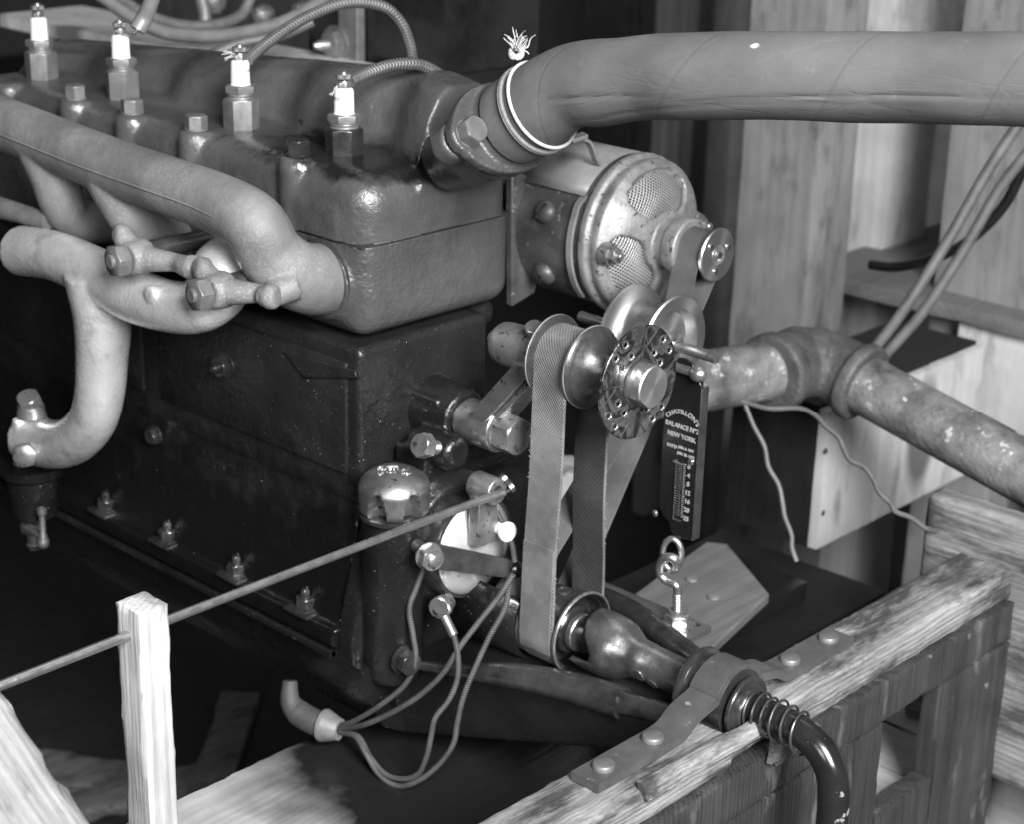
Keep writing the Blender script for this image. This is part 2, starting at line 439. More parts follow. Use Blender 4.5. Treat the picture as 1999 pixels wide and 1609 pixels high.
def wood(name, c1, c2, axis='y', sc=1.0, rough=(.55, .75), bst=.5, dark=None, stain=None, knots=.0, seed=0, ring=70):
    """sawn softwood: year rings cut lengthwise, fibres along the axis, knots, dirt and an optional oil-soaked patch"""
    t = NT(name); k = 'xyz'.index(axis)
    s = [1., 1., 1.]; s[k] = .045
    v = t.map(tuple(s), (seed, seed*.7, seed*1.3))
    n1 = t.noise(v, 130*sc, 7, .65, .5); n0 = t.noise(v, 24*sc, 4, .5, .8)
    off = [.061+.013*(seed % 5), .083-.009*(seed % 7), .052+.011*(seed % 3)]; s3 = [1., 1., 1.]; s3[k] = .10
    wv = t.new('ShaderNodeTexWave', wave_type='RINGS', rings_direction='XYZ'[k]); wv.inputs['Scale'].default_value = ring; wv.inputs['Distortion'].default_value = 5.
    wv.inputs['Detail'].default_value = 3.; wv.inputs['Detail Scale'].default_value = .35; t.link(t.map(tuple(s3), tuple(off)), wv.inputs['Vector'])
    f = t.math('ADD', t.math('MULTIPLY', n1, .50), t.math('ADD', t.math('MULTIPLY', n0, .40), t.math('MULTIPLY', wv.outputs['Fac'], .10)))
    col = t.ramp(f, [(.32, c1), (.5, lerp(c1, c2, .55)), (.68, c2)])
    n2 = t.noise(t.map((1, 1, 1), (seed+4, 2, 1)), 13, 6, .65)
    col = t.mix(t.math('MULTIPLY', t.ramp(n2, [(.35, 1.), (.62, 0.)]), .35), col, c1*.6)      # handling dirt
    rg = t.ramp(n2, [(.3, rough[0]), (.7, rough[1])])
    if knots:
        s4 = [1., 1., 1.]; s4[k] = .45
        vo = t.new('ShaderNodeTexVoronoi'); vo.inputs['Scale'].default_value = knots
        nw = t.new('ShaderNodeTexNoise'); nw.inputs['Scale'].default_value = 20; t.link(t.map(tuple(s4), (seed, 1, 2)), vo.inputs['Vector'])
        col = t.mix(t.ramp(vo.outputs['Distance'], [(.13, 1.), (.20, .0)]), col, c1*.3)
    if dark:
        s2 = [1., 1., 1.]; s2[k] = .3
        n3 = t.noise(t.map(tuple(s2), (seed+7, 3, 5)), dark[0], 7, .68)
        col = t.mix(t.ramp(n3, [(dark[1]-.07, 0.), (dark[1]+.07, 1.)]), col, dark[2])
    if stain:
        c, r, cc, rr = stain
        sub = t.new('ShaderNodeVectorMath', operation='SUBTRACT'); t.link(t.tc.outputs['Object'], sub.inputs[0]); sub.inputs[1].default_value = c
        dv = t.new('ShaderNodeVectorMath', operation='DIVIDE'); t.link(sub.outputs[0], dv.inputs[0]); dv.inputs[1].default_value = r
        ln = t.new('ShaderNodeVectorMath', operation='LENGTH'); t.link(dv.outputs[0], ln.inputs[0])
        nn = t.noise(t.map((1, 1, 1), (2, 2, 2)), 13, 4, .5)
        q = t.math('ADD', ln.outputs['Value'], t.math('MULTIPLY', t.math('SUBTRACT', nn, .5), .28))
        mk = t.ramp(q, [(.84, 1.), (1., 0.)])
        n6 = t.noise(t.map((1, .55, 1), (6, 1, 2)), 55, 3, .5)
        mk = t.math('MAXIMUM', mk, t.ramp(n6, [(.66, 0.), (.69, .5)]))
        col = t.mix(mk, col, cc); rg = t.mix(mk, rg, rr)
    nb = t.bump(t.math('ADD', n1, t.math('MULTIPLY', n0, .5)), bst, .0016)
    M[name] = t.set(color=col, rough=rg, normal=nb, spec=.35); return M[name]
wood('beam_wood', .08, .38, 'y', 3.0, dark=(30, .53, .045), bst=1.4)
wood('beam_dirty', .014, .055, 'z', 1.4, rough=(.32, .6), dark=(26, .64, .13), bst=.8, seed=3)
wood('plank_lit', .22, .42, 'x', .9, seed=5, bst=.6)
wood('sill_wood', .26, .44, 'y', .8, stain=((.02, .26, .05), (.30, .44, .5), .012, .16), seed=8, bst=.35)
wood('post_wood', .26, .56, 'z', 1.6, dark=(22, .62, .13), seed=11, bst=.7)
wood('rough_timber', .16, .36, 'x', 2.0, seed=14, bst=1.5, dark=(40, .60, .08), ring=60)
wood('pine_grey', .15, .22, 'z', .8, ring=16, knots=5., rough=(.5, .7), dark=(24, .62, .075), seed=17, bst=.3)
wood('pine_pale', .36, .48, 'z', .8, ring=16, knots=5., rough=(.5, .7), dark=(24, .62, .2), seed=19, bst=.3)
wood('shelf_wood', .08, .15, 'y', .8, ring=34, seed=23, bst=.3)
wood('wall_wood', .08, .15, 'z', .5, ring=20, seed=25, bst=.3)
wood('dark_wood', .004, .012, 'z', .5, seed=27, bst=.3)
wood('rail_wood', .09, .30, 'x', 1.5, dark=(26, .56, .05), seed=33, bst=1.2, ring=50)
wood('sawn_grey', .06, .20, 'y', 2.2, dark=(40, .58, .04), seed=31, bst=1.0)
def woven(name, c1, c2, su, sv, rough=.75, bst=.8, dirt=(.5, .06)):
    """plain weave from the strip's own length (v) and width (u)"""
    t = NT(name); uv = t.map((1, 1, 1), src='UV')
    sx = t.new('ShaderNodeSeparateXYZ'); t.link(uv, sx.inputs[0])
    a = t.math('SINE', t.math('MULTIPLY', sx.outputs[0], su*6.283))
    b = t.math('SINE', t.math('MULTIPLY', sx.outputs[1], sv*6.283))
    wv = t.math('MULTIPLY', a, b)
    h = t.math('ADD', t.math('MULTIPLY', wv, .5), .5)
    n = t.noise(t.map(), 22, 7, .65)
    col = t.ramp(n, [(.3, c1), (.68, c2)])
    col = t.mix(t.math('MULTIPLY', h, .5), col, c1*.3)
    n4 = t.noise(t.map((1, 1, 1), (3, 7, 1)), 11, 6, .65); col = t.mix(t.math('MULTIPLY', t.ramp(n4, [(.46, 0.), (.64, 1.)]), .55), col, c1*.45)
    n2 = t.noise(t.map((1, 1, 1), (4, 1, 1)), 300, 3)
    hh = t.math('ADD', h, t.math('MULTIPLY', n2, .6))
    M[name] = t.set(color=col, rough=rough, normal=t.bump(hh, bst, .0006), spec=.25)
woven('belt_weave', .10, .27, 330, 270, .75, 1.0)
woven('belt_grey', .09, .18, 400, 330, .6, .5)
woven('belt_inside', .04, .075, 250, 190, .6, .5)  # oily inner faces; their weaker light is also put into the darker colour
def braided(name, c1, c2, k=10, pitch=260, rough=.5, bst=.9):
    t = NT(name); uv = t.map((1, 1, 1), src='UV')
    sx = t.new('ShaderNodeSeparateXYZ'); t.link(uv, sx.inputs[0])
    p = t.math('MULTIPLY', sx.outputs[0], k*6.283); q = t.math('MULTIPLY', sx.outputs[1], pitch*6.283)
    a = t.math('SINE', t.math('ADD', p, q)); b = t.math('SINE', t.math('SUBTRACT', p, q))
    h = t.math('ADD', t.math('MULTIPLY', t.math('MAXIMUM', a, b), .5), .5)
    n = t.noise(t.map(), 50, 5)
    col = t.mix(t.math('SUBTRACT', 1.0, h), t.ramp(n, [(.3, c1), (.7, c2)]), c1*.2)
    M[name] = t.set(color=col, rough=rough, normal=t.bump(h, bst, .0006))
braided('braid_dark', .06, .12, 4, 300, .42, .8)
braided('braid_small', .04, .095, 3, 430, .5, .8)
def mesh_gauze():
    t = NT('wire_gauze'); uv = t.map((1, 1, 1), rot=(.55, 0, 0))
    sx = t.new('ShaderNodeSeparateXYZ'); t.link(uv, sx.inputs[0])
    a = t.math('SINE', t.math('MULTIPLY', sx.outputs[1], 2300)); b = t.math('SINE', t.math('MULTIPLY', sx.outputs[2], 2300))
    h = t.math('MAXIMUM', a, b)
    hole = t.ramp(h, [(.35, 1.), (.6, 0.)])
    n = t.noise(t.map(), 40, 5)
    col = t.mix(hole, t.ramp(n, [(.3, .4), (.7, .62)]), .03)
    M['wire_gauze'] = t.set(color=col, rough=.4, metal=.5, normal=t.bump(h, .7, .0006))
mesh_gauze()
def hosecloth():
    t = NT('hose_cloth'); uv = t.map((1, 1, 1), src='UV')
    n = t.noise(t.map(), 9, 7, .6); col = t.ramp(n, [(.3, .062), (.7, .125)])
    n9 = t.noise(t.map((1, 1, 1), (1, 6, 2)), 70, 5, .7); col = t.mix(t.math('MULTIPLY', t.ramp(n9, [(.62, 0.), (.76, 1.)]), .25), col, .24)
    n3 = t.noise(t.map((1, 1, 1), (3, 1, 1)), 900, 2); col = t.mix(t.math('MULTIPLY', n3, .3), col, .06)
    n4 = t.noise(t.map((1, 1, 1), (7, 3, 2)), 26, 3, .5); col = t.mix(t.ramp(n4, [(.735, 0.), (.76, .8)]), col, .5)
    sx = t.new('ShaderNodeSeparateXYZ'); t.link(uv, sx.inputs[0])
    q = t.math('ADD', sx.outputs[0], t.math('MULTIPLY', sx.outputs[1], 8.))
    wr = t.noise(t.map((2.5, 3, 1), src='UV'), 3.2, 4, .5, 1.0)
    cr = t.ramp(wr, [(.46, 1.), (.5, 0.), (.54, 1.)])
    fr_ = t.math('FRACT', q); ln_ = t.ramp(fr_, [(.0, 1.), (.02, 0.), (.98, 0.), (1., 1.)])
    col = t.mix(t.math('MULTIPLY', ln_, .22), col, .05)
    h = t.math('SUBTRACT', t.math('ADD', t.math('MULTIPLY', cr, .7), t.math('MULTIPLY', n3, .5)), t.math('MULTIPLY', ln_, .8))
    M['hose_cloth'] = t.set(color=col, rough=.8, normal=t.bump(h, .3, .0009), spec=.18)
hosecloth()
def turned(name, c1, c2, rough=.28):
    """lathe-turned end face: fine rings"""
    t = NT(name); n = t.noise(t.map(), 40, 4)
    M[name] = t.set(color=t.ramp(n, [(.3, c1), (.7, c2)]), rough=rough, metal=.9, normal=t.bump(t.noise(t.map(), 700, 2), .15, .0003))
    t.b.inputs['Anisotropic'].default_value = .75
    tg = t.new('ShaderNodeTangent', direction_type='RADIAL', axis='X'); t.link(tg.outputs[0], t.b.inputs['Tangent'])
turned('turned_steel', .45, .6); turned('pulley_steel', .30, .42, .34)
def disc_plate():
    t = NT('oiled_plate'); v = t.map()
    n = t.noise(v, 28, 5, .5, .8)
    ed = t.ramp(n, [(.42, 0.), (.47, 1.), (.5, 0.), (.56, .0), (.6, 1.), (.63, 0.)])
    c = t.ramp(n, [(.35, .03), (.47, .09), (.52, .025), (.62, .12)])
    c = t.mix(t.math('MULTIPLY', ed, .5), c, .30)
    M['oiled_plate'] = t.set(color=c, rough=t.ramp(n, [(.35, .3), (.6, .16)]), metal=.75, normal=t.bump(n, .6, .002))
disc_plate()
def floor_mat():
    t = NT('shop_floor'); n = t.noise(t.map(), 5, 8, .65); n2 = t.noise(t.map((1, 1, 1), (3, 2, 0)), 40, 5)
    M['shop_floor'] = t.set(color=t.mix(.4, t.ramp(n, [(.35, .005), (.7, .024)]), t.ramp(n2, [(.3, .004), (.7, .024)])), rough=.7, normal=t.bump(n2, .5, .004))
floor_mat()
# ------------------------------------------------------------------ the setting
fl = MB().box((-6, -4, -.95), (4, 6, -.9)); build(fl, 'floor', M['shop_floor'], kind='structure')

# ------------------------------------------------------------------ timbers of the test stand
X0, X1 = .317, .380
t = thing('front_crossbeam', (.348, -.1, -.62), 'heavy splintered timber across the front with bearing strap on top and dark oily face', 'timber beam')
mb = MB()
def rough_piece(lo, hi, div, amp=.0012, edge=.0016, seed=0, fr=28): return MB().rough(lo, hi, div, amp, fr, edge, seed)
# pale top rail, notched for the bearing, and the dark stained boards of the front face with a square hand hole
b1 = rough_piece((X0, -.60, -.292), (X1-.002, .064, -.2600), (16, 160, 6), .0013, .003, 1)
b2 = rough_piece((X0, .124, -.292), (X1-.002, .517, -.2600), (16, 100, 6), .0013, .003, 4)
b3 = rough_piece((X0, .0645, -.292), (X1-.012, .1235, -.283), (16, 18, 3), .001, .001, 6)
for q in (b1, b2, b3): build(q, 'rail_top', M['beam_wood'], t, ang=60)
YF = X1+.003
for lo, hi, dv, sd in (((X1-.02, -.60, -.335), (YF, .517, -.2925), (3, 160, 8), 8),
                       ((X1-.02, .392, -.62), (YF, .517, -.3365), (3, 20, 40), 10),
                       ((X1-.02, -.60, -.62), (YF, .289, -.3365), (3, 120, 30), 12),
                       ((X1-.02, .2905, -.62), (YF, .3905, -.438), (3, 16, 24), 15)):
    build(rough_piece(lo, hi, dv, .0008, .0012, sd), 'face_board', M['beam_dirty'], t, ang=60)
# the splinter standing off the edge in front of the notch
sp = rough_piece((X1-.006, -.055, -.268), (X1+.009, .112, -.2535), (4, 40, 4), .0012, .002, 21)
sp.rot((X1, .1, -.26), Matrix.Rotation(math.radians(-1.5), 3, 'Z'))
build(sp, 'splinter', M['beam_wood'], t, ang=60)
kn = MB().rough((X1+.003, .100, -.30), (X1+.014, .150, -.272), (4, 10, 8), .003, 60, .004, 30)
build(kn, 'torn_wood', M['sawn_grey'], t, ang=70)
for k, (y, z, r) in enumerate(((.43, -.30, .0035), (.478, -.372, .004), (.36, -.296, .002), (.19, -.32, .002))):
    build(MB().lathe((YF-.001, y, z), (1, 0, 0), [(0, r), (.0015, r*.9), (.002, 0)], 10), 'nail_head', M['bolt_bright'], t)

# planks seen through the hand hole
t = thing('plank_platform', (.25, .38, -.495), 'row of pale planks seen through the square hole in the front beam', 'planks')
for k in range(5):
    y0 = .19+k*.078
    build(rough_piece((.145, y0, -.495), (.352, y0+.0745, -.470), (30, 6, 2), .0008, .0012, 40+k), 'plank', M['plank_lit'], t, ang=60)

# strap over the crank bearing
t = thing('bearing_strap', (.343, .0925, -.26), 'forged iron strap humped over the crank bearing and held by four round-headed bolts', 'strap')
cy, cz, R = .0945, -.253, .034
path = []
for y in [-.080+.006*k for k in range(17)]: path.append((y, -.2545))
path = [(-.082, -.2555), (-.05, -.2555), (-.02, -.2555), (.008, -.2555), (.024, -.2535), (.040, -.2445)]
for k in range(13):
    a = math.radians(152-k*(124/12)); path.append((cy+R*math.cos(a), cz+R*math.sin(a)-.0015))
path += [(.149, -.2445), (.165, -.2535), (.181, -.2555), (.21, -.2555), (.24, -.2555), (.266, -.2555)]
pts = crom([V((.3425, a, b)) for a, b in path], 4)
build(MB().ribbon(pts, (1, 0, 0), .028, .0075, closed=False).add([], []), 'band', M['strap_iron'], t, bevel=.001)
rb = at_origin(MB().lathe((0, 0, 0), (0, 0, 1), [(0, .0092), (.0028, .0092), (.0042, .0082), (.0048, .006), (.005, 0)], 24), 'bolt_head', M['bolt_grey'], t, (.3425, -.060, -.2517))
for y in (.0, .188, .246): again(rb, (.3425, y, -.2517), t)

# lower sill with the oil-soaked patch
build(rough_piece((-.044, -.55, -.50), (.09, .60, -.400), (12, 110, 8), .0007, .0014, 51), 'cross_sill', M['sill_wood'], ang=60,
      label='wide timber sill below the engine, bare wood at left and black with oil at right', cat='timber sill')
# upright post with the rod through it
t = MB().rough((.1050, -.3370, -.9), (.1345, -.3095, -.0985), (8, 8, 110), .0008, 30, .0012, 61)
build(t, 'wooden_post', M['post_wood'], ang=60, label='square upright wooden post that the thin control rod passes through', cat='post')
# rough timber at the lower left
d0 = P(10, 1352, y=-.47); d1 = P(190, 1615, y=-.47)
ax = (d1-d0).normalized()
t = MB().rough((-.3, -.06, -.12), (.5, .06, 0), (80, 12, 12), .0016, 40, .004, 71)
ang = math.atan2(-ax.z, ax.x)
bo = d0+V((0, -.06, 0))
for i in range(len(t.v)): t.v[i] = t.v[i]+bo
br_ = build(t, 'sloping_brace', M['rough_timber'], ang=60, org=bo, label='pale rough-sawn timber sloping through the lower left corner', cat='timber')
br_.rotation_euler = (0, ang, 0)

# control rod
t = thing('control_rod', (.12, -.2, -.12), 'long thin steel rod running from the wooden post to the timer lever', 'rod')
rp = [(.120, -.75, -.1195), (.120, -.3, -.1205), (.120, .0, -.122), (.1205, .045, -.1225), (.1215, .056, -.1225)]
build(MB().tube(crom([P(-330, 1470, x=.12)]+rp[1:], 10), .0036, 12), 'rod', M['nickel_worn'], t)
build(MB().tube([(.1215, .056, -.1225), (.1225, .062, -.1222)], [.0018, .0012], 8), 'bent_tip', M['nickel'], t)

# ------------------------------------------------------------------ engine
EO = V((-.3, .095, -.39))
engine = thing('engine', EO, 'dark four cylinder cast iron engine with manifolds and spark plugs on a test stand', 'engine')
# cylinder head
h = MB()
h.rbox((-.64, .003, .020), (0, .193, .1420), .030, 7)
h.rbox((-.64, .0005, .060), (-.024, .19, .120), .012, 3)
NB = [(-.099, .018), (-.244, .018), (-.344, .018), (-.439, .018), (-.56, .018)]
for x, y in NB: h.lathe((x, y-.003, .060), (0, 0, 1), [(0, .0185), (.076, .0170), (.0825, .0150), (.0845, .0115)], 24)
# humped water jacket along the far half, rising to the outlet, scalloped round the plug wells
PLG = (-.087, -.232, -.421, -.566)
secs = []
for k in range(86):
    x = -.640+k*.00735
    u = min(1, max(0, (x+.63)/.63)); tp = .166+.048*u
    dpl = min(abs(x-q) for q in PLG); sc = math.exp(-(dpl/.040)**2)
    y0 = .080+.026*sc
    if x > -.05: tp -= .25*(x+.05)
    secs.append((x, [(y0-.014, .126), (y0+.002, .1445), (y0+.014, lerp(.146, tp, .55)), (y0+.026, tp-.008), (y0+.040+.012*sc, tp), (.160, tp-.001), (.178, tp-.014), (.190, .138), (.191, .12)]))
n9 = len(secs[0][1]); vs9 = [V((x, yy, zz)) for x, pr in secs for yy, zz in pr]
fs9 = [(i*n9+j, i*n9+(j+1) % n9, (i+1)*n9+(j+1) % n9, (i+1)*n9+j) for i in range(len(secs)-1) for j in range(n9)]
fs9 += [tuple(range(n9))[::-1], tuple((len(secs)-1)*n9+j for j in range(n9))]
h.add(vs9, fs9)
# neck of the water outlet, forward and up
OD = V((.857, 0, .515)).normalized(); OC = V((.066, .097, .181))
h.lathe(OC-OD*.075, OD, [(0, .026), (.03, .032), (.055, .0365), (.075, .0375)], 32)
h.lathe(OC-OD*.013, OD, [(0, .040), (.0135, .040)], 32)
# near and far flange lobes of the neck
for s in (-1, 1): h.lathe(OC+V((0, s*.047, 0))-OD*.024, OD, [(0, .010), (.006, .017), (.0235, .017)], 24)
h.box(OC+V((-.004, -.045, -.016)), OC+V((.006, .045, .016)), Matrix.Rotation(-math.atan2(.515, .857), 3, 'Y'), OC)
# raised casting lettering worn past reading, between the bolts
for k in range(9):
    c = V((-.165-.012*k, .036+.0015*(k % 3), .1395)); h.box(c-V((.0012, .006, .002)), c+V((.0012, .006, .0012)), Matrix.Rotation(.5+.2*(k % 2), 3, 'Z'))
for k in range(7):
    c = V((-.375-.011*k, .038, .1395)); h.box(c-V((.0012, .006, .002)), c+V((.0012, .006, .0012)), Matrix.Rotation(.6, 3, 'Z'))
h.rbox((-.085, .135, .118), (-.012, .182, .1265), .006, 2)
# shallow pads near the front edge
h.box((-.012, .070, .118), (.0015, .100, .130)); h.rbox((-.02, .075, .092), (.0018, .118, .118), .004, 2)
head = cast(h, 'cylinder_head', M['head_iron'], engine, voxel=.0024, it=8)
for q in head.data.vertices: q.co.z = max(q.co.z, .0822-EO.z)
# head bolts
hx = MB().hexa((0, 0, 0), (0, 0, 1), .0108, .0125).lathe((0, 0, -.0012), (0, 0, 1), [(0, .0112), (.0014, .0112)], 20)
hb = at_origin(hx, 'head_bolt', M['bolt_oily'], head, (NB[0][0], .016, .1462))
Rz = lambda a: Matrix.Rotation(a, 3, 'Z')
spots = [(-.244, .016, .1455, .3), (-.344, .016, .1455, .2), (-.439, .016, .1455, .9), (-.036, .158, .139, .5), (-.178, .098, .141, .1), (-.325, .098, .1425, .4), (-.475, .105, .142, .4), (-.335, .165, .171, .2), (-.372, .172, .170, .6)]
hbg = hb.copy(); hbg.data = hb.data.copy(); hbg.data.materials[0] = M['bolt_grey']
for k, (x, y, z, a) in enumerate(spots): again(hb if k in (3, 4) else hbg, (x, y, z), head, Rz(a))
bpy.data.objects.remove(hbg)

# outlet elbow flange, bolted on, and the spout under the hose
fb = MB()
fb.lathe(OC+OD*.0015, OD, [(0, .0415), (.0105, .0405)], 40)
for s in (-1, 1): fb.lathe(OC+V((0, s*.047, 0))+OD*.0015, OD, [(0, .0165), (.0105, .016)], 24)
sx = OD.cross(V((0, 1, 0)))
poly = []
for k in range(48):
    a = 2*math.pi*k/48
    rx = .064*abs(math.cos(a)); 
    poly.append((math.cos(a)*.063, math.sin(a)*.0405*(1-.35*math.cos(a)**4)))
fb.prism(poly, OC+OD*.0018, (0, 1, 0), sx, OD*.0098)
fb.lathe(OC+OD*.008, OD, [(0, .0395), (.005, .037), (.012, .0345), (.062, .0340)], 40)
fl_ = cast(fb, 'outlet_flange', M['block_iron'], engine, voxel=.0018, it=4)
ob = MB().hexa(OC+V((0, -.047, 0))+OD*.0125, OD, .0125, .0125, .35).lathe(OC+V((0, -.047, 0))+OD*.0108, OD, [(0, .0125), (.002, .0125)], 24)
build(ob, 'flange_bolt', M['bolt_grey'], fl_)
ob = MB().hexa(OC+V((0, .047, 0))+OD*.0125, OD, .0125, .0125, .35)
build(ob, 'flange_bolt', M['bolt_grey'], fl_)

# block: cylinder jacket under the head
b = MB()
b.rbox((-.64, .001, -.003), (0, .193, .130), .020, 5)
for x in (-.047, -.175, -.31, -.44):      # port faces
    b.lathe((x, .006, .044), (0, -1, 0), [(0, .036), (.010, .0335)], 28)
block = cast(b, 'cylinder_block', M['block_iron'], engine, voxel=.0026, it=7)
for q in block.data.vertices: q.co.z = min(q.co.z, .0808-EO.z)
build(MB().box((-.63, .004, .0809), (-.003, .189, .0821)), 'head_gasket', M['gasket'], engine)
# valve chest and crankcase upper half
c = MB()
c.rbox((-.64, -.005, -.155), (.003, .156, -.0065), .004, 2)
c.rbox((-.64, .0, -.03), (-.02, .19, -.0065), .006, 2)
pc = [(.19, -.14), (-.001, -.14)]
for k in range(9):
    u = k/8; pc.append((-.002-.026*u**1.6, -.150-.125*u))
pc += [(-.030, -.285), (.19, -.285)]
c.prism(pc, (-.64, 0, 0), (0, 1, 0), (0, 0, 1), (.637, 0, 0))
c.box((-.64, -.036, -.290), (.0, .2, -.270))
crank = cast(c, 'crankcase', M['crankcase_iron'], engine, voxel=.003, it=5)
# valve chest covers on the side, each with its nut
for x0, x1 in ((-.285, -.012), (-.60, -.315)):
    q = MB().rbox((x0, -.0085, -.128), (x1, 0, -.022), .0022, 2)
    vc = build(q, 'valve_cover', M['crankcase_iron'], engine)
    cxn = -.180 if x0 > -.3 else -.452
    nn = V((cxn, -.0085, -.066 if x0 > -.3 else -.03))
    build(MB().lathe(nn, (0, -1, 0), [(0, .013), (.0015, .0128), (.002, .0105)], 24).hexa(nn, (0, -1, 0), .0108, .010, .4).lathe(nn, (0, -1, 0), [(0, .005), (.014, .005), (.016, .003)], 14), 'cover_nut', M['bolt_oily'], vc)
# diagonal strengthening ribs
q = MB()
q.add([P(560, 683, y=-.006), P(700, 720, y=-.006), P(705, 735, y=-.006), P(600, 735, y=-.006), P(560, 690, y=.002), P(700, 716, y=.002), P(705, 742, y=.002), P(598, 745, y=.002)], [(0, 1, 2, 3), (7, 6, 5, 4), (0, 4, 5, 1), (1, 5, 6, 2), (2, 6, 7, 3), (3, 7, 4, 0)])
for i in range(4): q.v[i].y -= .0045
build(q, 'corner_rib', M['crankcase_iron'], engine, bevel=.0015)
q = MB().rbox((-.012, -.008, -.138), (.012, .03, -.118), .006, 2)
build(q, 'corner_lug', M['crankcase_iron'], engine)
# small studs on the case side
for px, py, y in ((305, 850, -.006),):
    p = P(px, py, y=y); build(MB().lathe(p, (0, -1, 0), [(0, .010), (.003, .010)], 20).hexa(p, (0, -1, 0), .0085, .009, .2), 'case_nut', M['bolt_oily'], crank)
# flange bolts with clips
for k, x in enumerate((-.365, -.26, -.151, -.05, -.47)):
    p = V((x, -.026, -.270))
    q = MB().rbox(p+V((-.017, -.014, -.001)), p+V((.017, .012, .0035)), .002, 2).lathe(p, (0, 0, 1), [(0, .013), (.0045, .0128), (.005, .0105)], 20).hexa(p+V((0, 0, .004)), (0, 0, 1), .0098, .010, .3*k).lathe(p+V((0, 0, .01)), (0, 0, 1), [(0, .0045), (.010, .0045), (.012, .003)], 12)
    fbn = build(q, 'flange_nut', M['steel_oily'], crank)
    build(MB().tube(crom([p+V((.006, -.004, .019)), p+V((.0045, -.002, .022)), p+V((.003, .000, .0255))], 4), .0009, 6), 'split_pin', M['steel_oily'], fbn)
# sheet pan below
pn = MB()
for k in range(10):
    a0 = math.pi*k/10; a1 = math.pi*(k+1)/10
pn.lathe((-.64, .09, -.293), (1, 0, 0), [(0, .098), (.62, .098), (.65, .085), (.67, .06)], 32)
pn.box((-.64, -.038, -.2955), (.0, .205, -.2905))
pn.prism([(-.034, -.2965), (-.026, -.330), (-.006, -.366), (.030, -.388), (.150, -.388), (.185, -.35), (.2, -.2965)], (-.64, 0, 0), (0, 1, 0), (0, 0, 1), (.675, 0, 0))
cut = build(pn, 'oil_pan', M['oily_iron'], engine)
# long pan flange bead
build(MB().tube([(-.64, -.037, -.2935), (.0, -.037, -.2935)], .004, 8), 'pan_edge', M['oily_iron'], engine)

# timing gear cover at the front
tcv = MB()
tcv.rbox((-.002, .004, -.300), (.050, .188, -.150), .012, 3)
tcv.prism([(-.030, -.300), (-.030, -.275), (-.022, -.235), (-.006, -.185), (.008, -.160), (.030, -.128), (.052, -.106), (.120, -.100), (.160, -.135), (.188, -.175), (.188, -.300)], (-.002, 0, 0), (0, 1, 0), (0, 0, 1), (.022, 0, 0))
tcv.lathe((-.002, .083, -.08), (1, 0, 0), [(0, .030), (.030, .028), (.048, .0255), (.050, .021)], 28)       # arm pivot boss
tcv.box((-.002, .058, -.12), (.034, .108, -.06))
tcv.lathe((.0, .0625, -.190), (1, 0, 0), [(0, .066), (.050, .064), (.062, .056)], 40)                          # timer seat
tcv.lathe((.038, .003, -.315), (0, 0, 1), [(0, .024), (.02, .0285), (.165, .0275)], 32)                        # filler neck, merged
tcv.prism([(-.05, 0), (.0, .012), (.16, .012), (.16, -.016), (-.05, -.02)], (.030, .003, -.30), (0, 0, 1), (0, -1, 0), (.016, 0, 0))
tcv.lathe((.020, .046, -.098), (1, 0, 0), [(0, .012), (.04, .017), (.052, .016), (.056, .012)], 20)            # adjuster lug
tcv.box((.01, .03, -.15), (.05, .062, -.1))
tcv.rbox((.0, -.018, -.312), (.046, .06, -.288), .008, 2)
cov = cast(tcv, 'gear_cover', M['cover_iron'], engine, voxel=.0024, it=6)
for px, py, x in ((785, 1288, .064),):
    p = P(px, py, x=x)
    build(MB().lathe(p, (1, 0, 0), [(0, .0135), (.002, .0132), (.0022, .011)], 24).hexa(p+V((.002, 0, 0)), (1, -.1, 0), .0118, .012, .25), 'cover_bolt', M['steel_oily'], cov)
for y, z in ((.112, -.283), (.13, -.255)):
    p = V((.048, y, z)); build(MB().lathe(p, (1, 0, 0), [(0, .012), (.003, .0115)], 20).hexa(p, (1, 0, 0), .010, .012, .2), 'cover_bolt', M['steel_oily'], cov)

# oil filler cap, scalloped grip, script lettering on the crown
CP = V((.040, .002, -.148))
def scal(tt, a, r):
    if tt > .025: return r
    th = -.15+1.1*max(0, tt/.025)**2.2; k = math.cos(6*(a-.835-math.pi/6))
    f = min(1, max(0, (k-th)/.30)); f = f*f*(3-2*f)
    return r-.0105*f
cp = MB()
prof = [(a, b) if a < .025 else (.025+(a-.025)*1.3, b) for a, b in [(.0, .0300), (.002, .0318)]+[(.004+.0015*k, .0322) for k in range(13)]+[(.0235, .0319), (.025, .0313), (.027, .0300), (.029, .0280), (.031, .0252), (.033, .0215), (.0348, .0170), (.0360, .0115), (.0366, .006), (.0368, 0)]]
cp.lathe(CP, (0, 0, 1), prof, 144, scal)
cap = build(cp, 'filler_cap', M['cap_metal'], engine, ang=50)
def crown(r):
    for (t0, r0), (t1, r1) in zip(prof[::-1], prof[::-1][1:]):
        if r0 <= r <= r1: return lerp(t0, t1, (r-r0)/max(1e-6, r1-r0))
    return .03
build(MB().lathe(CP+V((0, 0, -.007)), (0, 0, 1), [(0, .0285), (.001, .0305), (.003, .0315), (.0055, .0310), (.0065, .029)], 48), 'filler_rim', M['steel_oily'], engine)
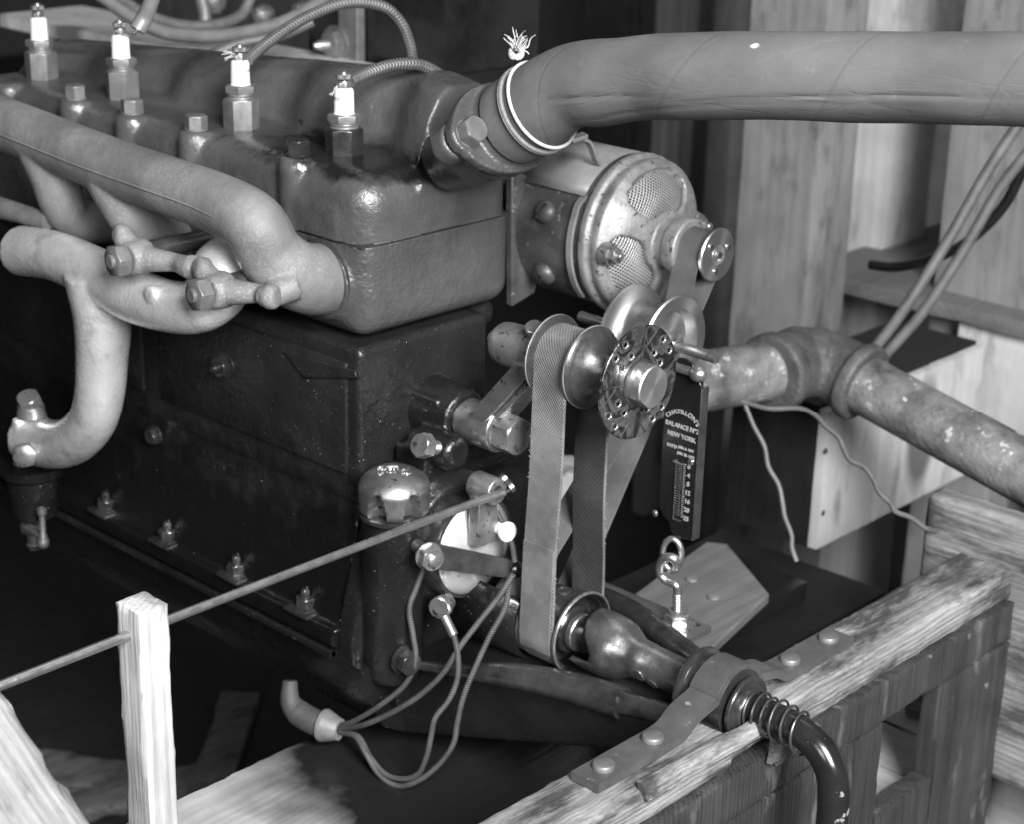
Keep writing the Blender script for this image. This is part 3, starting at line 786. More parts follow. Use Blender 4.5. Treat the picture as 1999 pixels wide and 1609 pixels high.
# lettering: strokes of a joined script
strk = [[(-13, 4.2), (-14, 6), (-11, 7.2), (-6, 6.4), (-2, 6.9), (3, 7.2)], [(-6.5, 6.2), (-8, 2), (-9.5, -2.5), (-12, -4.2), (-13.4, -2.6)], [(-10.5, 1.6), (-7.5, 1.9), (-4.6, 1.5)],
        [(-2.2, 1.6), (-4.6, .6), (-5, -2.2), (-2.6, -3.2), (-.8, -1), (-1.4, 1.4), (.6, 1.6)], [(.6, 1.6), (2, 2.2), (1.6, -.6), (1, -3)], [(2, .9), (3.4, 2.2), (4.8, 1.6)],
        [(10, 1.4), (7.6, 1.8), (6, -.8), (7, -3), (9, -2), (10.2, 1.2), (11.6, 6.8), (10.2, 1.4), (9.8, -2.6), (11.6, -3), (13.6, -1)]]
lt = MB(); fx = V((.72, .69, 0)).normalized(); fy = V((-.69, .72, 0)).normalized()
for s in strk:
    pts = []
    for a, bb in crom([V((p[0], p[1], 0)) for p in s], 6) and [(q.x, q.y) for q in crom([V((p[0], p[1], 0)) for p in s], 6)]:
        a2, b2 = a*.00105, (bb-1)*.0012-.006
        rr = math.hypot(a2, b2); z = crown(rr)+.0003
        pts.append(CP+fx*a2+fy*b2+V((0, 0, z)))
    lt.tube(pts, .0013, 6)
build(lt, 'cap_lettering', M['nickel_worn'], cap)

# timer on the cover
TC = V((.062, .0625, -.190))
tm = MB().lathe(TC, (1, 0, 0), [(0, .052), (.014, .051), (.018, .0485), (.018, .044), (.014, .042), (.014, 0)], 48)
timer = build(tm, 'timer', M['steel_oily'], engine)
tcx = MB().lathe(TC+V((.014, 0, 0)), (1, 0, 0), [(0, .0465), (.002, .0462), (.006, .0440), (.011, .036), (.0150, .024), (.0172, .012), (.0178, .0)], 48)
build(tcx, 'timer_cover', M['cover_bright'], timer)
# lever eye that the rod hooks into
LE = V((.088, .054, -.1235))
q = MB().lathe(LE, (1, 0, 0), [(0, .0115), (.002, .0125), (.026, .0125), (.028, .0115), (.028, .0055), (.018, .005)], 28)
q.prism([(-.010, 0), (.011, 0), (.016, -.05), (-.012, -.05)], LE+V((.004, 0, -.004)), (0, 1, 0), (0, 0, 1), (.012, 0, 0))
build(q, 'lever_eye', M['bolt_bright'], timer, bevel=.0008)
kn_rf = lambda tt, a, r: r*(1+.03*(1 if int(a/(2*math.pi)*80) % 2 else -1))
def knurl(o, d, r, hgt): return MB().lathe(o, d, [(0, r*.92), (hgt*.12, r), (hgt*.88, r), (hgt, r*.9)], 80, lambda tt, a, rr: rr*(1+(.025 if int(a/(2*math.pi)*80+.5) % 2 else -.02)))
# terminals: white button at the right, knurled nuts above and below
BT = P(987, 1038, x=.112)
build(MB().cyl(BT-V((.022, 0, 0)), BT, .0055).lathe(BT, (1, -.15, .1), [(0, .0075), (.001, .0092), (.004, .0092), (.0052, .008), (.0056, 0)], 28), 'terminal_button', M['white_enamel'], timer)
TN = P(985, 948, x=.075)
build(knurl(TN, V((.25, .75, .5)), .0100, .0055), 'terminal_nut', M['steel'], timer)
T2 = P(872, 1176, x=.082); d2 = (P(846, 1200, x=.094)-T2).normalized()
q = MB().lathe(T2, d2, [(0, .0085), (.003, .0085), (.003, .006), (.005, .006), (.005, .009), (.0075, .009), (.0075, .0045), (.013, .0045)], 28)
build(q, 'terminal_stud', M['steel'], timer)
q = knurl(T2+d2*.0105, d2, .0102, .0075); build(q, 'terminal_nut', M['steel'], timer)
# flat hold-down spring across the timer
a = P(833, 1083, x=.088); bq = P(1004, 1112, x=.116)
ex = (bq-a).normalized(); ez = V((0, 0, 1)); ez = (ez-ex*ez.dot(ex)).normalized(); en = ex.cross(ez)
if en.x < 0: en = -en
L = (bq-a).length; pl = []
for k in range(13): an = math.pi/2+math.pi*k/12; pl.append((.0118*math.cos(an), .0118*math.sin(an)))
for k in range(13): an = -math.pi/2+math.pi*k/12; pl.append((L+.0085*math.cos(an), .0085*math.sin(an)))
hs_ = build(MB().prism(pl, a, ex, ez, en*.0028), 'timer_spring', M['steel_dark'], engine, bevel=.0006)
build(MB().lathe(a+en*.0028, en, [(0, .0125), (.0012, .0125)], 24).hexa(a+en*.004, en, .0115, .010, .3).lathe(a+en*.004, en, [(0, .0055), (.0125, .0055), (.0135, .004)], 16).cyl(a-en*.02, a, .006), 'spring_bolt', M['bolt_bright'], hs_)
build(MB().lathe(bq+en*.002, en, [(0, .0065), (.004, .0062), (.0062, .004), (.007, 0)], 20).cyl(bq-en*.018, bq, .0045), 'spring_pin', M['steel_oily'], hs_)

# fan arm, its pivot bolt, the adjuster bolt and the bored hub end
PV = V((.050, .083, -.0805))
arm = MB()
arm.lathe(PV, (1, 0, 0), [(0, .0195), (.001, .0205), (.040, .0205), (.042, .0195)], 36)
H0 = V((.083, .095, -.003))
def lug(a0, b0, w0, b1, w1, th):
    a0, b1 = V(a0), V(b1); d = (b1-a0).normalized(); s = d.cross(V((1, 0, 0))).normalized()
    return [a0-s*w0, a0+s*w0, b1+s*w1, b1-s*w1]
q4 = lug(PV+V((.010, 0, .002)), 0, .0190, H0+V((.036, 0, .002)), .0145, 0)
arm.add(q4+[p+V((.022, 0, 0)) for p in q4], [(3, 2, 1, 0), (4, 5, 6, 7), (0, 1, 5, 4), (1, 2, 6, 5), (2, 3, 7, 6), (3, 0, 4, 7)])
am = build(arm, 'fan_arm', M['steel'], engine, bevel=.0014)
q5 = [lerp(q4[i], (q4[0]+q4[1]+q4[2]+q4[3])/4, .30)+V((.0225, 0, 0)) for i in range(4)]
build(MB().add(q5+[p+V((.006, 0, 0)) for p in q5], [(3, 2, 1, 0), (4, 5, 6, 7), (0, 1, 5, 4), (1, 2, 6, 5), (2, 3, 7, 6), (3, 0, 4, 7)]), 'arm_web', M['steel'], am, bevel=.001)
build(MB().lathe(PV+V((.042, 0, 0)), (1, 0, 0), [(0, .0185), (.002, .0185)], 32).hexa(PV+V((.0438, 0, 0)), (1, 0, 0), .0185, .020, .45), 'pivot_bolt', M['bolt_bright'], am)
build(MB().lathe(PV-V((.012, 0, 0)), (1, 0, 0), [(0, .017), (.014, .0185)], 28), 'pivot_collar', M['steel'], am)
hubm = MB().lathe(H0-V((.006, 0, 0)), (1, 0, 0), [(0, .0165), (.003, .0185), (.010, .0195), (.045, .0200), (.052, .018)], 36)
build(hubm, 'fan_hub_sleeve', M['bolt_bright'], am)
build(MB().hexa(H0-V((.006, 0, 0)), (-1, 0, 0), .0085, .010, .3), 'hub_plug', M['bolt_bright'], am)
OCp = P(1045, 640, y=.088)
oc = MB().lathe(OCp-V((0, 0, .013)), (0, -.25, 1), [(0, .0042), (.006, .0042), (.006, .0055), (.010, .0055)], 20)
ocu = build(oc, 'oil_cup', M['steel'], am); build(knurl(OCp-V((0, .001, .002)), V((.3, -.5, 1)), .0078, .006), 'cup_lid', M['steel'], ocu)
# adjuster
AN = V((.062, .050, -.0985)); AD = V((0, -.93, .37)).normalized()
q = MB().hexa(AN+AD*.002, AD, .0125, .0085, .2, both=True); nut = build(q, 'adjuster_nut', M['bolt_bright'], engine)
thr = [( .0008*k, .0060+(.0005 if k % 2 else 0)) for k in range(30)]
build(MB().lathe(AN+AD*.008, AD, thr, 18), 'adjuster_thread', M['steel'], nut)
build(MB().hexa(AN+AD*.031, AD, .0115, .0115, .5), 'adjuster_head', M['bolt_bright'], nut)

# spark plugs
def plug(x, y, z, rot, oily, txt, ta):
    o = V((x, y, z)); up = V((0, 0, 1))
    mb_ = MB().hexa(o, up, .0170, .030, rot, both=True, ch=.07).lathe(o-V((0, 0, .004)), up, [(0, .0165), (.005, .0165)], 28)
    p = build(mb_, 'spark_plug', M['bolt_oily'] if oily else M['bolt_grey'], engine)
    build(MB().lathe(o+up*.029, up, [(0, .0125), (.0015, .0132), (.003, .0125), (.0045, .0132), (.006, .0125)], 28), 'thread_ring', M['bolt_grey'], p)
    build(MB().hexa(o+up*.035, up, .0152, .0075, rot+.3, both=True, ch=.2), 'gland_nut', M['bolt_grey'], p)
    ins = MB().lathe(o+up*.0425, up, [(-.002, .0102), (0, .0098), (.001, .0090), (.019, .0088), (.0215, .0082), (.0228, .0070), (.023, 0)], 36)
    build(ins, 'insulator', M['porcelain'], p)
    term = MB().hexa(o+up*.0655, up, .0062, .0048, .2).lathe(o+up*.070, up, [(0, .0052), (.001, .0056), (.0018, .0052), (.0018, .0045)], 24)
    build(term, 'terminal', M['nickel_worn'], p)
    build(MB().add(*[q for q in (lambda k: (k.v, k.f))(knurl(o+up*.0735, up, .0068, .0042))]).lathe(o+up*.0775, up, [(0, .0032), (.002, .003), (.0028, .0012)], 14), 'thumb_nut', M['nickel_worn'], p)
    if txt:
        def fn(a, b_, hh):
            an = ta+a/.0089
            return o+up*(.0545+b_)+V((math.cos(an), math.sin(an), 0))*(.00895+hh)
        build(text_mb(txt, .0046, .0001, fn), 'plug_lettering', M['ink'], p)
    return p
ca = math.atan2(CAM.y, CAM.x)
plug(-.087, .060, .1355, .2, True, 'CHAMPION', ca-1.55)
plug(-.232, .060, .1405, .45, False, 'CHAMPION', ca+1.45)
plug(-.421, .060, .1405, .1, False, None, 0)
plug(-.566, .060, .1405, .3, False, None, 0)
for k, (x, z) in enumerate(((-.232, .1405), (-.087, .1355))):
    fr = MB()
    for j in range(9):
        a = random.uniform(0, .8)
        p0 = V((x, .060, z+.071)); dd = V((-.5-.3*random.random(), -.75, -.1+.5*(random.random()-.5) if k == 0 else -.9)).normalized()
        fr.tube(crom([p0+V((0, -.005, 0)), p0+dd*.007+V((random.uniform(-.002, .002), 0, random.uniform(-.002, .002))), p0+dd*.014+V((random.uniform(-.003, .003), random.uniform(-.003, .003), random.uniform(-.003, .003)))], 4), .0004, 5)
    build(fr, 'frayed_strands', M['string'], engine)

# exhaust manifold
e = MB()
ep = [P(-140, 190, y=-.062), P(-30, 228, y=-.062), P(70, 266, y=-.062), P(205, 319, y=-.062), P(340, 366, y=-.062), P(430, 399, y=-.062), P(495, 436, y=-.060), (-.062, -.048, .0745), (-.052, -.033, .0570), (-.049, -.014, .0480), (-.049, .001, .0455)]
e.tube(crom(ep, 8), [.0262, .0262, .0262, .0262, .0262, .0266, .0274, .0285, .0300, .0315, .0320], 32)
for bp in (((215, 335, -.060), (238, 385, -.060), (262, 430, -.054), (300, 458, -.032), (350, 466, .002)), ((85, 285, -.060), (108, 345, -.061), (122, 395, -.060), (142, 424, -.048), (185, 432, -.022), (215, 430, .002))):
    e.tube(crom([P(a_, b_, y=c_) for a_, b_, c_ in bp], 6), [.026, .0235, .0205, .0210, .023], 24)
bs_ = P(527, 577, y=-.070); e.lathe(bs_, (.2, 1, .25), [(0, .0108), (.003, .0114), (.024, .013)], 20)
bs_ = P(92, 430, y=-.070); e.lathe(bs_, (.2, 1, .25), [(0, .0108), (.003, .0114), (.024, .013)], 20)
for px, py, y in ((97, 317, -.083), (418, 415, -.083)):
    p = P(px, py, y=y); e.lathe(p+V((0, .012, 0)), (.3, -1, .1), [(0, .009), (.0120, .0080)], 18)
ex_ = cast(e, 'exhaust_manifold', M['manifold_iron'], engine, voxel=.002, it=6)
build(MB().lathe((-.049, .0015, .0455), (0, -1, 0), [(0, .036), (.0035, .0362), (.0042, .0335), (.0042, .028)], 44), 'port_gland', M['steel_dark'], ex_)
sm_ = [q+V((0, -.0262, .001)) for q in crom(ep, 6)[8:34]]     # mould seam along the pipe
build(MB().tube(sm_, .0010, 6), 'mould_seam', M['manifold_iron'], ex_)
# intake manifold, cast aluminium
i_ = MB()
TT = V((-.268, -.085, .010))
i_.tube(crom([P(40, 488, y=-.088), P(110, 500, y=-.088), P(190, 535, y=-.088), P(260, 575, y=-.088), P(330, 597, y=-.087), P(385, 598, y=-.082), P(420, 570, y=-.070), P(436, 532, y=-.055), P(462, 508, y=-.026), P(492, 498, y=.002)], 8), [.0245, .0235, .0245, .025, .0235, .0235, .0275, .0295, .0275, .0255], 28)
i_.tube(crom([P(190, 535, y=-.088), P(200, 620, y=-.088), P(199, 700, y=-.088), P(194, 770, y=-.088), P(178, 825, y=-.088), P(140, 862, y=-.088), P(95, 868, y=-.088), P(55, 855, y=-.088)], 8), [.031, .0270, .0245, .0235, .0232, .0240, .0245, .026], 28)
for px, py in ((288, 575), (162, 615)):
    p = P(px, py, y=-.1105); i_.lathe(p+V((0, .008, 0)), (0.1, -1, .1), [(0, .0078), (.0075, .0072)], 20)
i_.prism([(-.033, -.018), (.033, -.018), (.033, .018), (-.033, .018)], P(62, 868, y=-.088), V((.25, -.1, 1)).normalized(), (0, 1, 0), V((-.009, 0, .002)))
im = cast(i_, 'intake_manifold', M['aluminium_cast'], engine, voxel=.0022, it=6)
p = P(52, 887, y=-.115)
build(MB().hexa(p, (.6, -.6, .1), .0125, .010, .2), 'flange_bolt', M['bolt_bright'], im)
p = P(60, 790, y=-.09); build(MB().hexa(p, (.2, -.4, 1), .0125, .012, .2).lathe(p-V((0, 0, .012)), (0, 0, 1), [(0, .015), (.012, .013)], 20), 'flange_bolt', M['bolt_bright'], im)
# aluminium port ring end of the intake right arm is hidden by the clamp; clamps hold both manifolds
def clamp(nx, ny, ex0, ey0, y0):
    n0 = P(nx, ny, y=y0); e0 = P(ex0, ey0, y=y0+.026)
    d = (e0-n0).normalized(); q = MB()
    k0 = n0-d*.006+V((-.010, .012, .016))
    q.lathe(n0+V((0, .024, 0)), (0.05, -1, 0), [(0, .0145), (.004, .0165), (.018, .0155), (.023, .0135)], 24)
    q.tube(crom([n0+V((0, .012, 0)), n0+d*.020+V((0, .010, 0)), n0+d*.042+V((0, .009, 0)), e0], 5), [.0135, .0108, .0082, .0098], 16)
    q.lathe(e0-d*.004, d, [(0, .0085), (.006, .0112), (.012, .0108), (.014, .008)], 18)
    q.tube([n0+V((0, .014, 0)), k0], [.012, .0095], 14); q.lathe(k0+V((0, .006, 0)), (-.3, -1, .3), [(0, .009), (.010, .0095), (.013, .006)], 16)
    c_ = cast(q, 'manifold_clamp', M['manifold_iron'], engine, voxel=.0016, it=6)
    na = V((-.10, -1, .02)).normalized()
    build(MB().hexa(n0, na, .0148, .0125, .2, both=True).lathe(n0, na, [(0, .0065), (.0145, .0065), (.0155, .0055)], 18), 'clamp_nut', M['bolt_grey'], c_)
    build(MB().cyl(n0+V((.0, .012, .004)), V((n0.x+.004, .004, n0.z+.004)), .0085, n=16), 'clamp_stud', M['steel_dark'], c_)
clamp(243, 506, 366, 520, -.118)
clamp(402, 572, 521, 578, -.105)
p = P(94, 431, y=-.074); build(MB().tube([p, p+V((-.08, -.012, .002))], [.0085, .0115], 14), 'manifold_stud', M['bolt_grey'], engine)

# carburettor foot and drain tap at the lower left
cb = thing('carburettor', P(70, 1010, y=-.088), 'dark carburettor bowl with a small bright drain tap below the intake elbow', 'carburettor')
q = MB().lathe(P(62, 905, y=-.088), (0, 0, -1), [(0, .034), (.01, .032), (.014, .026), (.055, .022), (.060, .016)], 32)
build(q, 'bowl', M['oily_iron'], cb)
q = MB().lathe(P(62, 1000, y=-.088), (0, 0, -1), [(0, .008), (.008, .0075), (.012, .0125), (.020, .0125), (.024, .007), (.034, .006), (.036, .008), (.042, .005)], 24)
tp = build(q, 'drain_tap', M['nickel_worn'], cb)
p = P(86, 1050, y=-.1); build(MB().tube([p-V((.03, 0, 0)), p], .004, 10).lathe(p-V((.003, 0, .012)), (0.05, 0, 1), [(0, .004), (.003, .0062), (.008, .0062), (.014, .0035), (.036, .0032), (.038, .005), (.043, .005), (.045, .002)], 16), 'tap_lever', M['nickel_worn'], tp)

# engine nose: pan horns running forward to the bearing
lpv = []; lpf = []
for i, x in enumerate((.045, .09, .139)):
    for j in range(13):
        a = math.radians(138+j*9); lpv.append(V((x, .095+(.046-.004*i/2)*math.cos(a), -.250+(.046-.004*i/2)*math.sin(a))))
for i in range(2):
    for j in range(12): lpf.append((i*13+j, i*13+j+1, (i+1)*13+j+1, (i+1)*13+j))
o = build(MB().add(lpv, lpf), 'pan_lip', M['oily_iron'], engine); sm = o.modifiers.new('t', 'SOLIDIFY'); sm.thickness = .003
no = MB()
no.add([V((.03, .006, -.300)), V((.03, .188, -.295)), V((.30, .118, -.262)), V((.30, .068, -.284)), V((.03, .02, -.385)), V((.03, .17, -.385)), V((.30, .11, -.315)), V((.30, .075, -.315))], [(0, 1, 2, 3), (7, 6, 5, 4), (0, 4, 5, 1), (1, 5, 6, 2), (2, 6, 7, 3), (3, 7, 4, 0)])
nz = cast(no, 'pan_nose', M['pan_black'], engine, voxel=.003, it=3)
nl = MB().tube(crom([(.055, .008, -.298), (.110, .018, -.288), (.15, .030, -.280), (.20, .045, -.2755), (.25, .058, -.275), (.262, .060, -.275)], 6), [.004, .007, .0115, .0135, .0145, .0145], 20)
build(nl, 'horn_tube', M['steel_oily'], nz)
build(MB().tube([(.258, .059, -.275), (.318, .072, -.272)], [.0105, .0095], 18), 'horn_end', M['steel_oily'], nz)
nr = MB().tube(crom([(.06, .19, -.285), (.12, .182, -.268), (.18, .166, -.258), (.25, .140, -.252), (.315, .118, -.250)], 6), [.012, .0135, .0135, .012, .010], 20)
build(nr, 'horn_tube', M['steel_oily'], nz)
# ------------------------------------------------------------------ pulleys and belts
AX = V((1, 0, 0)); YC, ZC = .095, -.250
cp_ = thing('crank_pulley', (.145, YC, ZC-.04), 'wide flanged crank pulley at the bottom of both belts', 'pulley')
dr = MB().lathe((.100, YC, ZC), AX, [(0, .010), (0, .034), (.003, .035), (.004, .0325), (.040, .0325), (.076, .0325), (.0800, .0330), (.0820, .0372), (.0845, .0375), (.0852, .0362), (.080, .0335), (.066, .0315), (.062, .020), (.062, .010)], 56)
build(dr, 'drum', M['steel_oily'], cp_)
build(MB().lathe((.163, YC, ZC), AX, [(0, .022), (.012, .022), (.0135, .0205), (.0135, .018), (.0165, .0175), (.0165, 0)], 40), 'hub', M['steel_oily'], cp_)
build(MB().lathe((.178, YC-.0, ZC), AX, [(0, .0175), (.006, .0175), (.007, .0165), (.007, 0)], 36), 'hub_face', M['steel'], cp_)
build(MB().lathe((.1815, YC, ZC), AX, [(0, .0376), (.0010, .0386), (.0030, .0386), (.0040, .0374), (.0030, .0362)], 144, lambda tt, a, r: r*(1+.006*math.sin(a*72)), closed=True), 'rim_edge', M['bolt_bright'], cp_)
pp = V((.160, YC, ZC+.0325)); build(MB().lathe(pp, (0, -.1, 1), [(0, .0075), (.0015, .007), (.002, .005), (.0005, .0045), (.0005, 0)], 20), 'set_screw', M['steel_oily'], cp_)

def tang(A, B):
    (ca_, ra, sa), (cb_, rb_, sb) = A, B
    D = cb_-ca_; L = D.length; k = sa*ra-sb*rb_; ph = math.atan2(D.y, D.x); a = ph-math.acos(max(-1, min(1, k/L)))
    n = V((math.cos(a), math.sin(a))); return ca_+n*sa*ra, cb_+n*sb*rb_
def loop(circ, n=26, m=40):
    pts = []; N = len(circ)
    tg = [tang(circ[i], circ[(i+1) % N]) for i in range(N)]
    for i in range(N):
        c, r, s = circ[i]; p0 = tg[i-1][1]; p1 = tg[i][0]
        a0 = math.atan2(p0.y-c.y, p0.x-c.x); a1 = math.atan2(p1.y-c.y, p1.x-c.x)
        da = (a1-a0) % (2*math.pi) if s > 0 else -((a0-a1) % (2*math.pi))
        for k in range(n+1):
            a = a0+da*k/n; pts.append(c+V((math.cos(a), math.sin(a)))*r)
        q0, q1 = tg[i]
        for k in range(1, m): pts.append(q0.lerp(q1, k/m))
    return pts
V2 = lambda y, z: Vector((y, z))
fanc = V2(.095, 0.0); crc = V2(YC, ZC)
B1 = loop([(fanc, .0275, 1), (crc, .0342, 1)])
bl = MB().ribbon([V((.1605+.0006*math.sin(i*.21), p.x+.0004*math.sin(i*.33)+.0008*math.sin(i*.052), p.y)) for i, p in enumerate(B1)], AX, .0355, .0032)
b1 = build(bl, 'fan_belt', M['belt_weave'], ang=60,  label='pale woven canvas belt from the crank pulley up to the fan pulley', cat='belt')
b1.data.materials.append(M['belt_inside'])
for pg in b1.data.polygons: pg.material_index = 1 if pg.index % 4 == 0 else 0
# the lapped joint of the belt
lap = [p for p in B1]
k0 = min(range(len(B1)), key=lambda i: (B1[i]-V2(.058, -.246)).length)
seg = []
for j in range(-14, 4):
    p = B1[(k0+j) % len(B1)]; q = B1[(k0+j+1) % len(B1)]; tt = (q-p).normalized(); nn = V2(tt.y, -tt.x)
    seg.append(V((.1605, p.x+nn.x*.0028, p.y+nn.y*.0028)))
o = build(MB().ribbon(seg, AX, .0348, .002, closed=False), 'belt_lap', M['belt_weave'], b1, ang=60)

fz = MB()
for k in range(260):
    i = random.randrange(len(B1)); p = B1[i]; e_ = random.choice((-1, 1)); c = V((.1605+e_*.0176, p.x, p.y)); tt = B1[(i+1) % len(B1)]-p
    tt = V((0, tt.x, tt.y)).normalized(); d = (V((e_*random.uniform(.2, .9), 0, 0))+tt*random.gauss(0, .8)).normalized(); L = random.uniform(.0012, .0034)
    fz.tube([c, c+d*L*.6, c+d*L+tt*random.gauss(0, .0006)], .00016, 3)
build(fz, 'frayed_edge', M['string'], b1)
# fan pulley with its bare blade plate
fp = thing('fan_pulley', (.19, .095, -.05), 'flanged fan pulley with a conical hub and a round riveted blade plate in front', 'pulley')
def rim(x0, ro, ri, n=56): return [(x0, ri), (x0, ro-.001), (x0+.001, ro), (x0+.0022, ro), (x0+.0032, ro-.001), (x0+.0032, ri)]
q = MB().lathe((.1375, .095, 0), AX, [(0, .008), (0, .0345), (.001, .0355), (.0026, .0355), (.0036, .0340), (.0052, .0262), (.041, .0262), (.0425, .034), (.0435, .0355), (.0455, .0355), (.0465, .0345), (.0475, .0335), (.0505, .0325), (.0535, .0265), (.058, .0205), (.068, .0145), (.082, .0115), (.094, .0110), (.094, .005)], 56)
build(q, 'flanged_drum', M['steel_dark'], fp)
rd = MB().lathe((.1800, .095, 0), AX, [(.0, .0345), (.0008, .0362), (.0022, .0362), (.0032, .0345)], 56, closed=True); build(rd, 'rim_edge', M['pulley_steel'], fp)
rd = MB().lathe((.1374, .095, 0), AX, [(.0, .0345), (.0008, .0360), (.0022, .0360), (.0032, .0345)], 56, closed=True); build(rd, 'rim_edge', M['pulley_steel'], fp)
DX = .2315; DR = .0490
pl = build(MB().lathe((DX, .095, -.0005), AX, [(0, 0), (0, DR-.0005), (.0005, DR), (.0025, DR), (.003, DR-.0006), (.003, .012)], 72), 'blade_plate', M['oiled_plate'], fp)
# rivets in pairs at the four missing blades
rvt = MB().lathe((0, 0, 0), AX, [(0, .0042), (.0010, .0040), (.0012, .0028), (.0002, .0022), (.0002, .0)], 16)
r0 = None
for k in range(4):
    base = math.radians(38+90*k)
    for rr_, da in ((.0425, .17), (.0425, -.17), (.0285, .24), (.0285, -.24)):
        a = base+da; loc = (DX+.0028, .095+rr_*math.cos(a), -.0005+rr_*math.sin(a))
        if r0 is None: r0 = at_origin(rvt, 'rivet', M['steel'], pl, loc)
        else: again(r0, loc, pl)
# pressed seams on the plate
for k in range(4):
    a = math.radians(38+90*k+45); d = V((0, math.cos(a), math.sin(a)))
    s0 = V((DX+.003, .095, -.0005))+d*.019; s1 = V((DX+.003, .095, -.0005))+d*.047
    build(MB().tube([s0, s1], .0007, 6), 'pressed_seam', M['steel_dark'], pl)
    aa = math.radians(38+90*k+20); arc = []
    for j in range(9):
        u = j/8; an = math.radians(38+90*k+45+(-20+40*u)); rr_ = .030+.018*abs(2*u-1)**2
        arc.append(V((DX+.003, .095+rr_*math.cos(an), -.0005+rr_*math.sin(an))))
    build(MB().tube(crom(arc, 3), .0008, 6), 'pressed_edge', M['steel_dark'], pl)
build(MB().lathe((DX+.002, .095, -.0005), AX, [(0, .0205), (.002, .0205), (.0025, .0195)], 40), 'washer', M['steel_dark'], fp)
def flatnut(tt, a, r): return min(r, .0165/max(.3, abs(math.cos(a-.9))))
build(MB().lathe((DX+.004, .095, -.0005), AX, [(0, .0185), (.0135, .0185), (.0145, .0175), (.0145, 0)], 64, flatnut), 'shaft_nut', M['turned_steel'], fp)

# generator
GY, GZ = .310, .050
gen = thing('generator', (0, GY, GZ-.08), 'round belt-driven generator with gauze-covered end openings beside the cylinder head', 'generator')
q = MB().lathe((-.12, GY, GZ), AX, [(0, .05), (0, .070), (.01, .0735), (.158, .0735), (.164, .072)], 64)
build(q, 'body', M['generator_case'], gen)
# pale top cover and mounting flange
tp_ = MB()
for k in range(15):
    pass
tv = []; ft = []
for i, x in enumerate((-.05, .036)):
    for j in range(13):
        a = math.radians(48+j*8); tv.append(V((x, GY+.0755*math.cos(a), GZ+.0755*math.sin(a))))
for j in range(12): ft.append((j, j+1, 14+j, 13+j))
tp_.add(tv, ft); o = build(tp_, 'top_sheet', M['generator_top'], gen)
sm = o.modifiers.new('t', 'SOLIDIFY'); sm.thickness = .002; sm.offset = 1
lt_ = text_mb('Z', .022, .0002, lambda a, b_, hh: V((.016+b_, GY+.0766*math.cos(math.radians(112)-a/.0766), GZ+.0766*math.sin(math.radians(112)-a/.0766)))); build(lt_, 'painted_mark', M['ink'], gen)
fp_ = [P(a_, b_, x=-.040) for a_, b_ in ((1000, 335), (1028, 340), (1046, 362), (1046, 400), (1034, 450), (1034, 505), (1050, 548), (1046, 572), (1000, 600))]
fla = MB().add(fp_+[q+V((-.010, 0, 0)) for q in fp_], [tuple(range(9)), tuple(range(9, 18))[::-1]]+[(i, (i+1) % 9, 9+(i+1) % 9, 9+i) for i in range(9)]); build(fla, 'mounting_flange', M['generator_case'], gen, bevel=.0025)
# bent strap over the shoulder
sp_ = []
for k in range(12):
    a = math.radians(128+k*9); sp_.append(V((.006-.012*math.sin(k/11*3.1), GY+.0765*math.cos(a), GZ+.0765*math.sin(a))))
sp_ = [P(1118, 270, x=.018), P(1148, 276, x=.022), P(1162, 310, x=.028), P(1176, 345, x=.030)]+[V((.034-.004*(k/8), GY+.0768*math.cos(math.radians(138+k*11)), GZ+.0768*math.sin(math.radians(138+k*11)))) for k in range(1, 9)]
build(MB().ribbon(crom(sp_, 5), AX, .007, .003, closed=False), 'bent_strap', M['generator_top'], gen, bevel=.0005)
st = MB().prism([(-.016, -.008), (.016, -.008), (.016, .008), (-.016, .008)], P(1128, 272, x=.02), V((.6, -.5, .1)).normalized(), V((.3, .75, .2)).normalized(), (0, 0, .004)); build(st, 'strap_tab', M['generator_top'], gen, bevel=.0006)
# end frame: rim, three arms, boss
GX = .054
ring = MB().lathe((GX-.012, GY, GZ), AX, [(0, .070), (0, .0775), (.002, .0785), (.008, .0785), (.0095, .077), (.0095, .0745), (.0125, .0745), (.018, .0735), (.024, .068), (.026, .062), (.025, .0585), (.016, .057), (.004, .057)], 72, closed=True)
ef = MB(); ef.v = ring.v; ef.f = ring.f
BX = .083
def dome(r): return GX+.034-.024*(max(0, r-.020)/.055)**2.0
WIN = (92, 211, 331)
def inwin(an, r):
    for w0 in WIN:
        da = (an-w0+180) % 360-180
        if (abs(da)/(46.-.25*(.068-r)*1000*.3))**4+(abs(r-.0480)/.0195)**4 < 1: return True
    return False
NA, NR = 180, 30
for i in range(NA):
    for j in range(NR):
        r0_, r1_ = .020+.055*j/NR, .020+.055*(j+1)/NR; an = (i+.5)*360/NA
        if inwin(an, (r0_+r1_)/2): continue
        vv = []
        for rr_ in (r0_-.0003, r1_+.0003):
            for aa in (i-.06, i+1.06):
                th = math.radians(aa*360/NA)
                for dx in (-.0065, 0): vv.append(V((dome(rr_)+dx, GY+rr_*math.cos(th), GZ+rr_*math.sin(th))))
        ef.add(vv, [(0, 1, 3, 2), (4, 6, 7, 5), (0, 4, 5, 1), (2, 3, 7, 6), (0, 2, 6, 4), (1, 5, 7, 3)])
ef.lathe((GX+.020, GY, GZ), AX, [(0, .021), (.012, .0235), (.030, .0240), (BX-GX-.004, .0265), (BX-GX+.006, .0282), (BX-GX+.012, .0282), (BX-GX+.0135, .0272), (BX-GX+.0135, .018), (BX-GX+.002, .016)], 40)
end = cast(ef, 'end_frame', M['aluminium_end'], gen, voxel=.0015, it=4)
